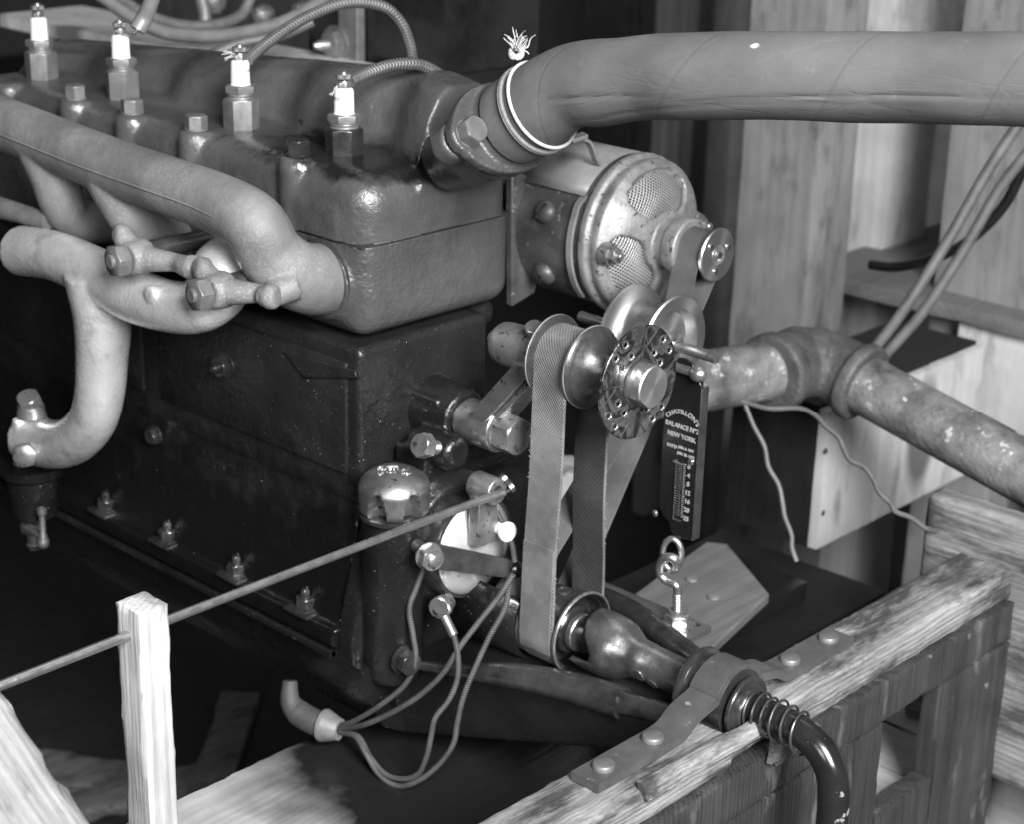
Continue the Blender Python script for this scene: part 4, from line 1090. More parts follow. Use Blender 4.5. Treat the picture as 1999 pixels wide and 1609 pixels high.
for an in WIN:
    pts = [V((GX, GY, GZ))]; f_ = []; n = 24
    for i in range(n+1):
        a = math.radians(an-54+108*i/n)
        for j in range(9):
            r = .024+.046*j/8; pts.append(V((dome(r)-.0075+.004*math.sin((i/n)*math.pi)*math.sin(j/8*math.pi), GY+r*math.cos(a), GZ+r*math.sin(a))))
    for i in range(n):
        for j in range(8): f_.append((1+i*9+j, 1+i*9+j+1, 1+(i+1)*9+j+1, 1+(i+1)*9+j))
    build(MB().add(pts, f_), 'gauze', M['wire_gauze'], gen)
for px, py, sz in ((1195, 497, 1), (1368, 438, .8)):
    p = P(px, py, x=GX+.022); build(MB().lathe(p-V((.008, 0, 0)), AX, [(0, .012), (.008, .0100)], 20).hexa(p, AX, .0080*sz, .007, .2).lathe(p, AX, [(0, .004), (.0115, .004), (.0125, .003)], 14), 'end_nut', M['bolt_bright'], gen)
for px, py in ((1066, 413), (1064, 533)):
    best = None
    for k in range(400):           # where the sight line meets the round case
        p = CAM+(P(px, py, d=1.)-CAM)*(1.2+k*.002)
        if (p.y-GY)**2+(p.z-GZ)**2 < .0738**2: best = p; break
    if best is None: best = P(px, py, y=GY-.07)
    nrm = V((0, best.y-GY, best.z-GZ)).normalized()
    sc = build(MB().lathe(best-nrm*.002, nrm, [(0, .0118), (.003, .0118), (.006, .0108), (.009, .0075), (.0102, .003), (.0104, 0)], 28).lathe(best-nrm*.002, nrm, [(0, .0135), (.002, .0132)], 28), 'case_screw', M['generator_case'], gen)
    sl = nrm.cross(V((.8, .1, -.5))).normalized(); s2 = nrm.cross(sl)
    c = best+nrm*.0072
    build(MB().box(V((-.0009, -.0105, -.0016)), V((.0009, .0105, .0016)), Matrix((s2, sl, nrm)).transposed(), V((0, 0, 0))).rot((0, 0, 0), Matrix.Identity(3)) if False else MB().add([c+s2*a+sl*b_+nrm*h_ for a in (-.001, .001) for b_ in (-.0085, .0085) for h_ in (-.003, .0022)], [(0, 1, 3, 2), (4, 6, 7, 5), (0, 4, 5, 1), (2, 3, 7, 6), (0, 2, 6, 4), (1, 5, 7, 3)]), 'screw_slot', M['gasket'], sc)
# generator pulley
PX0 = .1065
q = MB().lathe((PX0, GY, GZ), AX, [(-.02, .009), (-.02, .012), (-.002, .012), (0, .018), (0, .0235), (.001, .0245), (.0028, .0245), (.0040, .0225), (.0045, .0185), (.0360, .0185), (.0365, .0225), (.0375, .0250), (.0400, .0252), (.0412, .0242), (.0412, .0100), (.0385, .0095), (.0385, .005), (.0405, .0045), (.0405, 0)], 56)
gp = build(q, 'generator_pulley', M['turned_steel'], gen)
for k in range(3):
    a = math.radians(20+120*k); build(MB().lathe((PX0+.0412, GY+.0155*math.cos(a), GZ+.0155*math.sin(a)), AX, [(0, .0030), (.0012, .0028), (.0013, 0)], 14), 'pulley_pin', M['nickel'], gp)
build(MB().cyl((PX0+.04, GY, GZ), (PX0+.0435, GY, GZ), .0035, n=16), 'shaft_end', M['nickel'], gp)

# belt 2 with its idler
IY, IZ = .244, -.020
B2 = loop([(V2(GY, GZ), .0198, 1), (V2(IY, IZ), .0290, -1), (V2(YC, ZC), .0340, 1)], 20, 30)
gb = build(MB().ribbon([V((.1275, p.x, p.y)) for p in B2], AX, .0275, .0026), 'generator_belt', M['belt_grey'], ang=60, label='smooth grey belt from the generator pulley past the idler down to the crank', cat='belt')
idl = thing('idler_pulley', (.125, IY, IZ-.05), 'large bare metal idler pulley with wide rims behind the riveted plate', 'pulley')
q = MB().lathe((.100, IY, IZ), AX, [(0, .008), (0, .0440), (.0012, .0455), (.0030, .0455), (.0045, .0430), (.0085, .0330), (.015, .0284), (.025, .0272), (.038, .0278), (.045, .0330), (.0490, .0430), (.0505, .0455), (.0530, .0455), (.0545, .0440), (.0545, .0330), (.050, .0310), (.044, .0285), (.044, .010), (.056, .010), (.056, 0)], 64)
build(q, 'wheel', M['pulley_steel'], idl)
build(MB().cyl((.04, IY, IZ), (.205, IY-.004, IZ), .0052, n=18), 'axle', M['steel'], idl)

# spring balance
BY = .207
p0 = P(1340, 740, y=BY)
sbx = p0.x
bal = thing('spring_balance', (sbx, BY, -.18), 'black lettered spring balance with a slotted scale, hanging between pulley and eye bolt', 'spring balance')
xa = P(1291, 900, y=BY).x; xb = P(1362, 900, y=BY).x
zt = P(1376, 752, y=BY).z; zb = P(1338, 1052, y=BY).z
xm = (xa+xb)/2; hw = (xb-xa)/2
zn = zb+.022
out = [(-hw, zn), (-hw, zt-.004), (-hw+.006, zt+.002), (-hw+.008, zt+.010), (-.008, zt+.018), (.0, zt+.019), (.008, zt+.016), (hw-.009, zt+.010), (hw-.004, zt+.002), (hw, zt-.004), (hw, zb+.001), (hw-.003, zb), (.007, zb-.002), (-.004, zb), (-.008, zb+.010), (-hw+.007, zb+.012)]
plate = build(MB().prism(out, (xm, BY, 0), (1, 0, 0), (0, 0, 1), (0, .0025, 0)), 'face_plate', M['black_enamel'], bal, bevel=.0005)
build(MB().box((xm+hw-.0012, BY-.0007, zb), (xm+hw+.0002, BY+.010, zt-.004)), 'folded_edge', M['steel_dark'], bal, bevel=.0004)
build(MB().box((xm-hw+.004, BY+.003, zb+.016), (xm+hw-.006, BY+.011, zt)), 'case', M['black_enamel'], bal, bevel=.002)
def face(x0, z0):
    return lambda a, b_, hh: V((x0+a, BY-.0004-hh, z0+b_))
def arch(x0, z0, R):
    return lambda a, b_, hh: V((x0+(R+b_)*math.sin(a/R), BY-.0004-hh, z0-R+(R+b_)*math.cos(a/R)))
txc = xm+.001
zl = lambda py: P(1330, py, y=BY).z
def write(s, x, z, size, fn=None, sp=1.0, off=0.0001): build(text_mb(s, size, .0006, fn or face(x, z), sp, off), 'lettering', M['lead_print'], plate)
write("CHATILLON'S", 0, 0, .0062, arch(txc, zl(808), .021), 1.0)
write('BALANCE Nº2', txc, zl(838), .0060)
write('NEW YORK', txc, zl(857), .0060)
write("PAT'D", txc-.010, zl(880), .0042); write('JAN. 6. 1891', txc+.006, zl(877), .0034); write('JAN. 26. 1892', txc+.006, zl(889), .0034)
zs0, zs1 = zl(905), zl(1010)
slx = xm+.001
build(MB().box((slx-.0045, BY-.0008, zs1-.004), (slx-.0035, BY+.0002, zs0+.002)), 'slot_edge', M['nickel_worn'], plate)
build(MB().box((slx-.0045, BY-.0008, zs1-.005), (slx+.0045, BY+.0002, zs1-.004)), 'slot_edge', M['nickel_worn'], plate)
coil = [V((slx+.0036*math.cos(k*.9), BY-.0012-.0012*math.sin(k*.9), lerp(zs0, zs1, k/150))) for k in range(151)]
build(MB().tube(coil, .00045, 5), 'coil_spring', M['steel'], bal)
build(MB().box((slx-.006, BY-.0028, zs0-.0005), (slx+.006, BY-.001, zs0+.0012)), 'pointer', M['nickel'], bal)
for k, s in enumerate(('0', '4', '8', '12', '16', '20', '25')): write(s, slx+.0105, lerp(zs0-.003, zs1-.002, k/6), .0060)
tk = MB()
for k in range(26): z = lerp(zs0, zs1, k/25); tk.box((slx+.0045, BY-.0007, z-.00018), (slx+.0065+(.001 if k % 5 == 0 else 0), BY+.0002, z+.00018))
build(tk, 'scale_marks', M['lead_print'], plate)
for px, py in ((1349, 903), (1279, 1003), (1300, 700)):
    p = P(px, py, y=BY); 
    if abs(p.x-xm) > hw+.004: p.x = xm+(hw-.004)*(1 if p.x > xm else -1)
    build(MB().lathe((p.x, BY, p.z), (0, -1, 0), [(0, .0034), (.001, .0032), (.002, .002), (.0023, 0)], 16), 'rivet', M['nickel'], plate)
pb = P(1362, 728, y=BY)
build(MB().cyl((pb.x-.045, BY-.001, pb.z), (pb.x-.002, BY-.001, pb.z), .0042, n=16).lathe((pb.x-.004, BY-.001, pb.z), AX, [(0, .006), (.003, .0072), (.008, .0072), (.012, .0045), (.0135, .002)], 20), 'top_pin', M['nickel_worn'], bal)
# ring and hook under the balance
lp = []
rc = P(1312, 1083, y=BY+.001)
for k in range(40):
    a = 2*math.pi*k/40; lp.append(rc+V((.0085*math.cos(a), .003*math.cos(a), .0155*math.sin(a))))
build(MB().tube(lp+[lp[0]], .0029, 10, cap=False), 'ring', M['nickel_worn'], bal)

eb = thing('eye_bolt', P(1328, 1215, y=BY+.002), 'threaded bright hook bolt under the spring balance, nutted to a flat plate', 'hook bolt')
EBY = BY+.001; sh0 = P(1323, 1160, y=EBY); sh1 = P(1322, 1226, y=EBY)
ht = [P(1322, 1170, y=EBY), P(1323, 1152, y=EBY), P(1318, 1142, y=EBY-.001), P(1302, 1135, y=EBY-.002), P(1290, 1123, y=EBY-.004), P(1288, 1106, y=EBY-.006), P(1296, 1092, y=EBY-.007), P(1310, 1089, y=EBY-.006), P(1320, 1097, y=EBY-.003), P(1321, 1108, y=EBY+.001), P(1312, 1113, y=EBY+.004)]
build(MB().tube(crom(ht, 6), .0042, 14), 'hook', M['nickel_worn'], eb)
nt = 40; thr = []
for k in range(nt): thr.append((lerp(0, (sh1-sh0).length+.014, k/(nt-1)), .0041+(.0006 if k % 2 else 0)))
build(MB().lathe(sh0, (sh1-sh0), thr, 16), 'threaded_shank', M['nickel_worn'], eb)
nb_ = V((sh1.x, sh1.y, sh1.z)); pz = P(1322, 1220, y=EBY).z
build(MB().hexa((nb_.x, nb_.y, pz+.0012), (0, 0, 1), .0128, .0105, .3, both=True).lathe((nb_.x, nb_.y, pz+.0112), (0, 0, 1), [(0, .0095), (.003, .0092)], 24), 'nut', M['bolt_bright'], eb)
build(MB().lathe((nb_.x, nb_.y, pz), (0, 0, 1), [(0, .0170), (.0012, .0170)], 28), 'washer', M['bolt_bright'], eb)
build(MB().hexa((nb_.x, nb_.y, pz-.0135), (0, 0, 1), .0080, .007, .3), 'lower_nut', M['steel_dark'], eb)
ap = thing('anchor_bar', (nb_.x-.05, nb_.y, pz-.006), 'flat dark steel bar carrying the hook bolt at its bright square end', 'bar')
build(MB().box((.06, nb_.y-.021, pz-.0075), (nb_.x+.024, nb_.y+.021, pz-.0002)), 'bar', M['steel'], ap, bevel=.0008)
build(MB().lathe((nb_.x+.013, nb_.y+.012, pz-.0003), (0, 0, 1), [(0, .0040), (.0004, .0040)], 18), 'spare_hole', M['gasket'], ap)
build(MB().cyl((.07, nb_.y-.02, pz-.007), (.07, nb_.y-.055, pz-.02), .012, n=18), 'bar_root', M['steel_oily'], ap)

# coupling sleeve on the crank axis
cs = thing('starting_jaw', (.25, YC, ZC-.04), 'oily steel starting jaw with hooked teeth sliding on the crank axis', 'coupling')
n = 180; prof = [(.194, .0272), (.200, .0282), (.208, .0288), (.217, .0288), (.225, .0282), (.232, .0262), (.238, .0230), (.243, .0202), (.247, .0186), (.250, .0178), (.262, .0172), (.2625, .0167), (.300, .0158), (.322, .0155)]
vs_ = []; fs_ = []; n = 180
JT = [(0, .022), (15, .020), (25, .006), (35, -.006), (50, -.005), (80, .001), (120, .004), (150, .011), (165, .018), (180, .022)]
def jaw(a):
    q = math.degrees(a) % 180
    for (a0, x0), (a1, x1) in zip(JT, JT[1:]):
        if a0 <= q <= a1: return -lerp(x0, x1, (q-a0)/(a1-a0))
d_, u_, v_ = frame(AX)
for j, (x, r) in enumerate(prof):
    for k in range(n):
        a = 2*math.pi*k/n; w_ = max(0, 1-j/5.)
        vs_.append(V((x+(-.006-jaw(a)*1.0-.012 if False else 0)+w_*(-jaw(a)), YC, ZC))+(u_*math.cos(a)+v_*math.sin(a))*r)
for j in range(len(prof)-1):
    for k in range(n): l = (k+1) % n; fs_.append((j*n+k, j*n+l, (j+1)*n+l, (j+1)*n+k))
o = build(MB().add(vs_, fs_), 'jaw_sleeve', M['jaw_steel'], cs, ang=50)
sm = o.modifiers.new('t', 'SOLIDIFY'); sm.thickness = .005; sm.offset = -1
for an, x in ((200, .262), (214, .276)):
    a = math.radians(an); nn = V((0, math.cos(a), math.sin(a))); build(MB().lathe(V((x, YC, ZC))+nn*.0164, nn, [(0, .0060), (.001, .0052), (.0012, 0)], 18), 'rivet', M['steel'], cs)
build(MB().cyl((.184, YC, ZC), (.33, YC, ZC), .010, n=24), 'crank_shaft_end', M['steel_oily'], cs)

# bearing collar, washers, spring and the crank handle
ch = thing('starting_crank', (.42, YC, -.4), 'black crank handle rod leaving the strap bearing through a spring and bending down', 'crank handle')
build(MB().lathe((.316, YC, ZC), AX, [(0, .0165), (0, .0285), (.003, .0293), (.0415, .0293), (.0415, .014)], 40), 'bearing_bush', M['steel_oily'], ch)
build(MB().lathe((.3185, YC, ZC), AX, [(-.006, .0165), (-.006, .0330), (-.004, .0340), (-.001, .0335), (.000, .032), (.000, .0165)], 40), 'bush_flange', M['steel_oily'], ch)
build(MB().lathe((.362, YC, ZC-.002), AX, [(0, .012), (0, .0265), (.001, .0275), (.0035, .0275), (.0045, .0265), (.0048, .0190), (.0085, .0185), (.0095, .0175), (.0095, .012)], 44), 'washer', M['steel_oily'], ch)
hp = [(.33, YC, ZC), (.38, YC, ZC), (.412, YC, ZC-.0005), (.428, YC, ZC-.004), (.4425, YC, ZC-.013), (.452, YC, ZC-.028), (.4555, YC, ZC-.05), (.4565, YC, ZC-.09), (.4575, YC, ZC-.2)]
build(MB().tube(crom(hp, 8), .0132, 28), 'handle_rod', M['black_paint_worn'], ch)
sg = []
Nn = 6
for k in range(Nn*28+1):
    u = k/(Nn*28); a = 2*math.pi*Nn*u
    x = lerp(.3715, .426, u**1.25); r = .0165+.0008*math.sin(a*.37)
    c = V((x, YC, ZC-.0005-.004*max(0, (u-.75)/.25)**2)); sg.append(c+V((.0, r*math.cos(a), r*math.sin(a))))
build(MB().tube(sg, .0012, 8), 'return_spring', M['steel_dark'], ch)

# ------------------------------------------------------------------ hose and its string ties
hc = [OC+OD*.020, OC+OD*.038, OC+OD*.056, P(1118, 172, x=.145)]
tgt = [(1185, 160, .180), (1260, 151, .216), (1350, 149, .258), (1500, 147, .315), (1700, 150, .39), (1900, 152, .465), (2080, 154, .53)]
hp_ = hc+[P(a, b_, x=c_) for a, b_, c_ in tgt]
path = crom(hp_, 10)
rad = []
for i in range(len(path)):
    u = i/(len(path)-1)
    r = .0365 if u < .25 else lerp(.0365, .0335, min(1, (u-.25)/.2))
    r *= 1+.02*noise.noise(V((u*9, 0, 0)))
    rad.append(r)
hz = MB().tube(path, rad, 96, cap=False)
for i, p in enumerate(hz.v):                 # soft cloth: slight sag, dents and the fold inside the bend
    ring = i//96; a = (i % 96)/96*2*math.pi; uu = ring/len(path); c = path[min(ring, len(path)-1)]; d = (p-c)
    k = noise.noise(p*14)*.0012+noise.noise(p*40)*.0004
    f = P(1140, 232, x=.15)
    dd = (p-f).length; k -= .006*math.exp(-(dd/.022)**2)
    low = (d.normalized()).dot(RD)                  # long creases low on the near side
    for lv, a0, a1, dp in ((.50, .12, .62, .0016), (.62, .55, 1.0, .0014), (.12, .1, .4, .0007), (.80, .3, .9, .0009)):
        if a0 < uu < a1 and d.dot(RF) < 0: k -= dp*math.exp(-((low-lv-.10*math.sin(uu*9+lv*5))/.035)**2)*math.sin((uu-a0)/(a1-a0)*math.pi)
    hz.v[i] = p+d.normalized()*k
hose = build(hz, 'hose', M['hose_cloth'], label='thick cloth-covered rubber hose leading from the water outlet off to the right', cat='hose')
sm = hose.modifiers.new('t', 'SOLIDIFY'); sm.thickness = .003; sm.offset = -1
def wrap(cc, r, tilt=0, turns=1.0):
    d = (OD+V((0, tilt, 0))).normalized(); _, u, v = frame(d); out = []
    for k in range(int(60*turns)+1): a = 2*math.pi*k/60; out.append(cc+u*r*math.cos(a)+v*r*math.sin(a)+d*(.0012*k/60))
    return out
ti = thing('string_tie', OC+OD*.045, 'pale cord tied twice round the hose end with a frayed knot on top', 'string')
build(MB().tube(wrap(OC+OD*.0585, .0378, .03), .0015, 8), 'cord', M['string'], ti)
build(MB().tube(wrap(OC+OD*.0490, .0378, .02, 1.0), .0018, 8), 'cord', M['string_dark'], ti)
build(MB().tube(wrap(OC+OD*.0455, .0378, .05, 1.0), .0015, 8), 'cord', M['string_dark'], ti)
kt = P(1008, 97, d=(OC+OD*.045-CAM).dot(RF)-.01)
kb = MB()
for k in range(4):
    a0 = k*1.3; kb.tube(crom([kt+V((.006*math.cos(a0+b_*1.57), .004*math.sin(a0+b_*1.57), .004*math.sin(b_*1.57+k)-.002)) for b_ in range(5)], 5), .0019, 7)
build(kb, 'knot', M['string'], ti)
fr = MB()
for k in range(34):
    d = V((random.gauss(.3, .45), random.gauss(.1, .35), random.gauss(.45, .4))).normalized(); L = random.uniform(.006, .017)
    q = [kt+V((random.uniform(-.003, .003), random.uniform(-.002, .002), .001))]
    for j in range(3): q.append(q[-1]+d*L/3+V((random.gauss(0, .0024), random.gauss(0, .0024), random.gauss(0, .0020))))
    fr.tube(crom(q, 3), [.0007, .0006, .0003], 5)
build(fr, 'frayed_ends', M['string'], ti)

# ------------------------------------------------------------------ wires
def depth(p): return (V(p)-CAM).dot(RF)
def cable(px, d0, d1, r, name, mt, label, cat, group=None, n=10, dmid=None, ns=8, parent=None):
    pts = []
    for k, (a, b_) in enumerate(px):
        u = k/(len(px)-1); d = lerp(d0, d1, u)
        if dmid: d += dmid*math.sin(math.pi*u)
        pts.append(P(a, b_, d=d))
    return build(MB().tube(crom(pts, ns), r, n), name, mt, parent, label=label, cat=cat, group=group)
G4 = 'braided timer wires'
LE_ = P(664, 1424, z=-.378); dl = depth(LE_); dt = depth(TC)
cable([(826, 1112), (812, 1150), (799, 1190), (806, 1240), (811, 1290), (790, 1338), (742, 1378), (700, 1404), (664, 1420)], depth(V((.06, .02, -.205)))-.01, dl, .0027, 'timer_wire', M['braid_small'], 'leftmost braided wire hanging from behind the timer spring past the cover bolt', 'wire', G4, dmid=-.035)
cable([(1002, 1122), (975, 1165), (935, 1215), (895, 1268), (865, 1315), (820, 1358), (765, 1392), (710, 1416), (664, 1424)], dt-.075, dl, .0028, 'timer_wire', M['braid_small'], 'braided wire crossing diagonally from the timer spring tip straight to the ferrule', 'wire', G4, dmid=-.03)
cable([(884, 1236), (893, 1275), (893, 1325), (876, 1368), (850, 1402), (841, 1440), (832, 1480), (816, 1512), (785, 1522), (752, 1512), (722, 1478), (700, 1440), (664, 1428)], dt-.06, dl, .0027, 'timer_wire', M['braid_small'], 'braided wire from the bright lug below the timer, looping low over the sill', 'wire', G4, dmid=-.02)
cable([(995, 1140), (985, 1190), (955, 1245), (925, 1310), (905, 1360), (893, 1410), (885, 1452), (860, 1490), (822, 1522), (780, 1536), (742, 1516), (714, 1472), (694, 1440), (664, 1430)], dt-.07, dl, .0028, 'timer_wire', M['braid_small'], 'rightmost braided wire from the timer making the lowest loop onto the oily sill', 'wire', G4, dmid=-.02)
q = MB().tube([P(868, 1205, d=dt-.055), P(886, 1242, d=dt-.06)], .0042, 12)
build(q, 'wire_lug', M['nickel_worn'], label='short bright metal wire lug below the timer', cat='lug')
q = cable([(970, 1000), (985, 1030), (1000, 1065), (1006, 1100)], dt-.022, dt-.040, .0026, 'timer_wire', M['braid_small'], 'short braided wire passing behind the white terminal button', 'wire', G4)
lo = thing('wire_conduit', LE_, 'bent brown tube with a pale flared ferrule where the timer wires come out', 'conduit')
build(MB().tube(crom([P(566, 1330, z=-.345), P(566, 1368, z=-.362), P(582, 1392, z=-.372), P(612, 1410, z=-.376), P(640, 1420, z=-.377)], 6), [.007, .0095, .0125, .0125, .0125], 20), 'tube', M['cardboard'], lo)
f0 = P(628, 1416, z=-.377); f1 = P(668, 1427, z=-.377); fd = (f1-f0).normalized()
build(MB().lathe(f0, fd, [(0, .0125), (.001, .0155), (.003, .0160), (.006, .0150), (.018, .0108), (.020, .0102), (.020, .0070), (.012, .0065)], 36), 'ferrule', M['ferrule'], lo)

# plug wires
cable([(484, 116), (510, 92), (550, 62), (600, 32), (660, 8), (710, 4), (755, 16), (785, 48), (800, 88), (806, 125)], depth((-.232, .06, .21)), depth((-.10, .25, .17))+.05, .0056, 'plug_wire', M['braid_dark'], 'thick braided wire arching high from the middle spark plug', 'wire', 'spark plug wires', 14)
cable([(684, 158), (715, 143), (760, 128), (805, 124), (835, 132), (858, 146), (880, 165)], depth((-.087, .06, .21)), depth((-.05, .2, .19)), .0056, 'plug_wire', M['braid_dark'], 'thick braided wire lying low over the head from the front spark plug', 'wire', 'spark plug wires', 14)
t_ = thing('plug_wire', P(262, 72, d=depth((-.421, .06, .21))), 'pale thick wire with a sleeved end on the second spark plug from the left', 'wire', 'spark plug wires')
dd = depth((-.421, .06, .21))
build(MB().tube(crom([P(268, 58, d=dd), P(283, 32, d=dd), P(296, 0, d=dd-.01), P(312, -50, d=dd-.02)], 6), [.0085, .0085, .0075, .0065], 16), 'sleeve', M['ferrule'], t_)
build(MB().tube(crom([P(240, 67, d=dd), P(252, 68, d=dd), P(262, 66, d=dd), P(272, 52, d=dd)], 5), [.0065, .004, .0035, .006], 12, flat=.35), 'ring_lug', M['nickel_worn'], t_)

# ------------------------------------------------------------------ exhaust pipework at the right
PY, PZ = .655, -.158; TX = .036
ew = thing('exhaust_pipe', (TX, PY, PZ-.04), 'stained iron exhaust pipe turning forward through a screwed elbow fitting', 'pipe')
wornp = simple('worn_pipe', .035, .22, (.45, .7), .2, 26, 160, .8, .002, specks=(45, .60, .36)); M['worn_pipe'] = wornp
build(MB().tube([(-.02, .42, PZ+.004), (TX, PY-.05, PZ)], .0335, 36), 'side_pipe', wornp, ew)
el = MB().lathe((TX-.002, PY-.085, PZ), V((.02, 1, 0)), [(0, .036), (0, .0430), (.004, .0450), (.018, .0450), (.021, .041), (.06, .0385)], 40)
el.lathe((TX+.070, PY, PZ-.0145), (-1, 0, .21), [(0, .036), (0, .0440), (.004, .0455), (.014, .0455), (.018, .040), (.06, .0385)], 40)
el.lathe((TX-.03, PY-.04, PZ), (.9, .6, 0), [(0, .030), (.02, .0395), (.06, .0395), (.075, .02)], 36)
cast(el, 'elbow', M['rust_iron'], ew, voxel=.0026, it=4)
build(MB().tube([(TX+.04, PY, PZ-.0083), (.75, PY, PZ-.157)], .0335, 36), 'forward_pipe', wornp, ew)
cable([(1452, 782), (1470, 830), (1492, 872), (1500, 912), (1520, 948), (1528, 985), (1532, 1010), (1545, 1045), (1546, 1070), (1555, 1097)], 1.93, 1.93, .0027, 'iron_wire', M['rubber_wire'], 'wavy thin wire hanging down left from the exhaust elbow', 'wire', 'wires hung from the elbow')
cable([(1448, 783), (1500, 797), (1560, 797), (1592, 812), (1610, 832), (1636, 854), (1648, 880), (1660, 900), (1688, 914), (1706, 940), (1716, 962), (1738, 984), (1748, 1000), (1778, 1012), (1806, 1032), (1830, 1040)], 1.93, 1.80, .0027, 'iron_wire', M['rubber_wire'], 'wavy thin wire slanting down right from the exhaust elbow', 'wire', 'wires hung from the elbow')

# ------------------------------------------------------------------ things in the background
# frame rail meeting the front beam at the right
q = MB().rough((.268, .525, -.50), (.66, .558, -.2150), (60, 6, 30), .0015, 40, .003, 90); build(q, 'frame_rail', M['rail_wood'], ang=60, label='rough grey end of a frame timber meeting the front beam at the right edge', cat='timber')
q = MB().rough((.33, .606, -.9), (.50, .66, -.318), (10, 6, 60), .001, 40, .003, 95); build(q, 'frame_upright', M['plank_lit'], ang=60, label='pale upright board behind the right end of the front beam', cat='board')
# steel plate leaning below the hook bolt
cn = [P(1238, 1160, z=-.355), P(1378, 1058, z=-.355), P(1420, 1062, z=-.355), P(1502, 1160, z=-.355), P(1352, 1300, z=-.355)]
q = MB().add(cn+[p-V((0, 0, .012)) for p in cn], [(0, 1, 2, 3, 4), (5, 9, 8, 7, 6)]+[(i, (i+1) % 5, 5+(i+1) % 5, 5+i) for i in range(5)])
pt = thing('wooden_pad', cn[4], 'flat grey board with two pale pegs lying beyond the hook bolt', 'board')
build(q, 'board', M['shelf_wood'], pt, bevel=.002)
for px, py in ((1350, 1133), (1393, 1168)):
    p = P(px, py, z=-.354); build(MB().lathe(p, (0, 0, 1), [(0, .0065), (.002, .006), (.0025, 0)], 14), 'peg', M['ferrule'], pt)
# dark crossing timber of the stand behind
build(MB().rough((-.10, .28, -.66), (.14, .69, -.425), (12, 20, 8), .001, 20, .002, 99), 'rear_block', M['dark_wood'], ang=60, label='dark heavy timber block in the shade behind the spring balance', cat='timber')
# upright, shade of its near side put into dark wood; pale boards nailed on
yy = .70
a = P(1590, 1075, y=yy); b_ = P(1410, 1060, y=yy)
tb = thing('timber_block', (a.x, yy+.1, -.415), 'squared timber, shade put into its dark colour, with pale boards nailed to its sawn face below the exhaust elbow', 'timber')
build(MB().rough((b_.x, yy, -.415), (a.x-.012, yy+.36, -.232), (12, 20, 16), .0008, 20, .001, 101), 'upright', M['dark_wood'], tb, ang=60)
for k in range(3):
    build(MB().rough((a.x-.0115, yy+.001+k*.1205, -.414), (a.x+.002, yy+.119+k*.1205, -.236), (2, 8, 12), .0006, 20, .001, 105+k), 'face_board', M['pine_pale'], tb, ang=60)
for px, py in ((1612, 882), (1607, 1003)):
    p = P(px, py, x=a.x+.002); build(MB().lathe(p, AX, [(0, .004), (.0005, .0035), (.0008, 0)], 10), 'nail_hole', M['gasket'], tb)
# posts behind
yq = 1.0
def post(x0p, x1p, y0, thick, name, mt, label, ztop=1.0, zb=-.9, cat='post', group=None):
    a = P(x0p, 300, y=y0).x; b_ = P(x1p, 300, y=y0).x
    return build(MB().rough((a, y0, zb), (b_, y0+thick, ztop), (6, 6, 60), .001, 12, .0015, x0p*.01), name, mt, ang=60, label=label, cat=cat, group=group)
post(1446, 1592, 1.0, .10, 'rear_post', M['pine_grey'], 'tall grey squared post behind the hose, nearest to the generator', group='posts behind the engine')
post(1630, 1740, 1.28, .12, 'rear_post', M['pine_pale'], 'tall pale post standing just right of the grey one', group='posts behind the engine')
post(1850, 2050, 1.16, .10, 'rear_post', M['pine_grey'], 'broad grey post at the right edge behind the slanting cords', group='posts behind the engine')
post(1266, 1294, 1.5, .05, 'upright_slat', M['pine_grey'], 'thin upright slat right of the generator, left one', group='slats behind the generator')
post(1378, 1424, 1.5, .05, 'upright_slat', M['shelf_wood'], 'grey upright slat beside the grey post', group='slats behind the generator')
post(1310, 1350, 1.55, .05, 'upright_slat', M['wall_wood'], 'middle dim upright slat behind the generator pulley', group='slats behind the generator')
a = P(1600, 118, y=1.32); b_ = P(2060, -60, y=1.32)
build(MB().rough((a.x, 1.32, a.z), (b_.x, 1.36, b_.z+.2), (24, 2, 14), .001, 12, .002, 131), 'cross_board', M['pine_pale'], ang=60, label='wide pale board across the posts above the hose at top right', cat='board')
# shelf and the pale crate at the right
s0 = P(1620, 640, z=-.17); s1 = P(1830, 700, z=-.17)
build(MB().rough((-.30, 1.115, -.235), (.22, 1.9, -.21), (14, 20, 2), .001, 15, .002, 111), 'work_shelf', M['shelf_wood'], ang=60, label='grey shelf board behind the exhaust pipe at the right', cat='shelf')
build(MB().rough((-.05, 1.13, -.44), (.19, 1.7, -.237), (14, 14, 14), .001, 15, .002, 113), 'shelf_crate', M['pine_pale'], ang=60, label='pale wooden crate under the grey shelf at the right', cat='crate')
cable([(2010, 210), (1930, 330), (1850, 470), (1760, 610), (1690, 700)], 2.05, 2.15, .0065, 'slack_cord', M['rubber_wire'], 'left of two slack pale cords slanting across the right posts', 'cord', 'slanting cords')
cable([(2020, 280), (1950, 370), (1880, 490), (1800, 610), (1720, 700)], 2.05, 2.15, .0065, 'slack_cord', M['rubber_wire'], 'right of two slack pale cords slanting across the right posts', 'cord', 'slanting cords')
cable([(2010, 300), (1960, 400), (1890, 470), (1820, 505), (1750, 520), (1700, 516)], 2.15, 2.3, .0065, 'black_cable', M['black_enamel'], 'black cable drooping across the posts at the right', 'cable')
# wooden shed wall far behind
bw = thing('rear_boards', (-1.5, 3.0, -.9), 'dim board wall far behind the engine', 'wall')
for k in range(12):
    build(MB().box((-4.6+k*.42, 2.9, -.9), (-4.6+k*.42+.41, 2.94, 2.2)), 'board', M['wall_wood'], bw, bevel=.004)
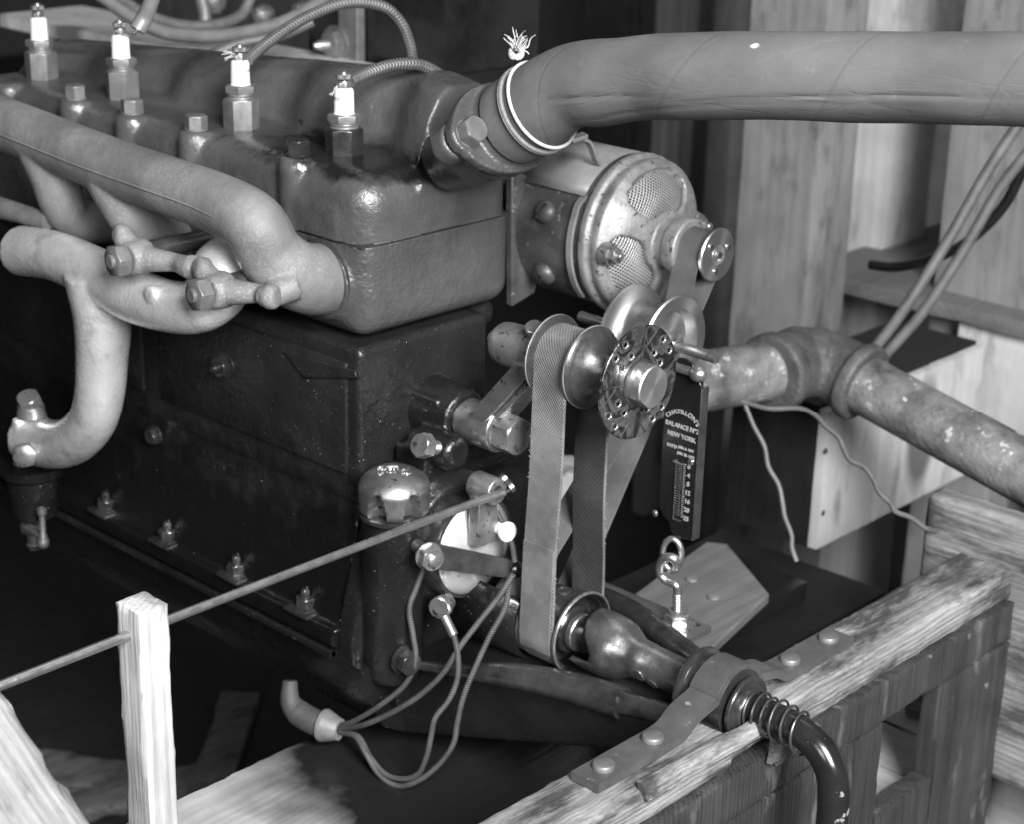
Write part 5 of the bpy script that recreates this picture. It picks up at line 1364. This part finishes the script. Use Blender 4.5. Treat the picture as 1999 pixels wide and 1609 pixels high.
# coil box behind the head
cbx = thing('coil_box', P(735, 100, y=.55), 'dark blurred ignition coil box standing behind the cylinder head', 'box')
p0 = P(600, 106, y=.55); p1 = P(868, 85, y=.55)
build(MB().rbox((p0.x, .55, .10), (p1.x, .72, .42), .006, 2), 'case', M['black_enamel'], cbx)
a = P(690, 60, y=.545); build(MB().box((a.x-.018, .535, .06), (a.x+.018, .549, .34)), 'metal_strap', M['bolt_grey'], cbx, bevel=.002)
a = P(655, 86, y=.535); build(MB().hexa(a, (0, -1, 0), .018, .012, .2).lathe(a, (-.3, -1, 0), [(0, .007), (.022, .007), (.03, .004)], 16).lathe(a+V((0, .001, 0)), (0, -1, 0), [(0, .024), (.003, .024)], 20), 'strap_nut', M['bolt_bright'], cbx)
for k, (px, py) in enumerate(((425, 6), (600, 22), (520, 30))):
    a = P(px, py, y=.52); build(MB().lathe(a, (0.2, -1, .3), [(0, .014), (.012, .014), (.02, .008), (.026, .005)], 18), 'terminal', M['nickel_worn'], cbx)
# pale bench top behind the head
build(MB().box((-1.2, .40, .085), (-.30, .54, .105)), 'bench_ledge', M['pine_pale'], bevel=.003, label='pale ledge running behind the cylinder head', cat='ledge')
cable([(195, -10), (255, 32), (320, 62), (400, 70), (480, 62), (560, 40), (620, 5), (650, -30)], 2.3, 2.2, .0085, 'loose_cable', M['ferrule'], 'pale thick cable drooping lowest behind the spark plugs', 'cable', 'cables behind the head')
cable([(215, -15), (280, 25), (350, 48), (420, 48), (470, 28), (490, -10)], 2.35, 2.3, .0075, 'loose_cable', M['bolt_grey'], 'thinner pale cable sagging inside the lowest one', 'cable', 'cables behind the head')
cable([(405, 110), (470, 84), (540, 70), (610, 40)], 2.2, 2.2, .0070, 'loose_cable', M['bolt_grey'], 'grey cable rising to the right just over the head ridge', 'cable', 'cables behind the head')
cable([(392, -10), (400, 30), (396, 60)], 2.4, 2.4, .009, 'loose_cable', M['bolt_grey'], 'short upright grey cable among the loops', 'cable', 'cables behind the head')
# pale rag lying behind the belts
rg_ = MB().lathe((0, 0, 0), (0, 0, 1), [(-.03, 0)]+[(.03*math.sin(a), .042*math.cos(a)) for a in [(-1.4+.2*k) for k in range(15)]]+[(.03, 0)], 40)
c0 = P(1118, 950, y=.50)
for i, p in enumerate(rg_.v): rg_.v[i] = c0+V((p.x, p.y, p.z))*(1+.35*noise.noise(p*30+V((3, 1, 2))))+noise.noise_vector(p*60)*.008
build(rg_, 'crumpled_rag', M['string'], label='pale crumpled rag lying in the gap between the two belt strands', cat='rag')
# scraps on the floor and dark frame under the engine
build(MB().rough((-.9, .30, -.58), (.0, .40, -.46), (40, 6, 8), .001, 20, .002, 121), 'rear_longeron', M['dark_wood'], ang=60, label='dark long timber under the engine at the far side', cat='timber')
for k, (px, py, w_, l_, r_, sh) in enumerate(((110, 1500, .20, .045, .5, 'left of the wooden post'), (230, 1545, .16, .035, 1.15, 'right behind the wooden post'), (420, 1500, .22, .03, 2.3, 'between the post and the sill'))):
    p = P(px, py, z=-.88); q = MB().rough((-w_, -l_, 0), (w_, l_, .022), (24, 8, 2), .002, 20, .003, 200+k)
    q.rot((0, 0, 0), Rz(r_))
    for i in range(len(q.v)): q.v[i] = q.v[i]+V((p.x, p.y, -.8998))
    build(q, 'board_offcut', M['sawn_grey'], ang=60, label='short board offcut on the dark floor '+sh, cat='offcut', group='offcuts on the floor')
for o in bpy.data.objects:
    if '_org' in o.keys(): del o['_org']
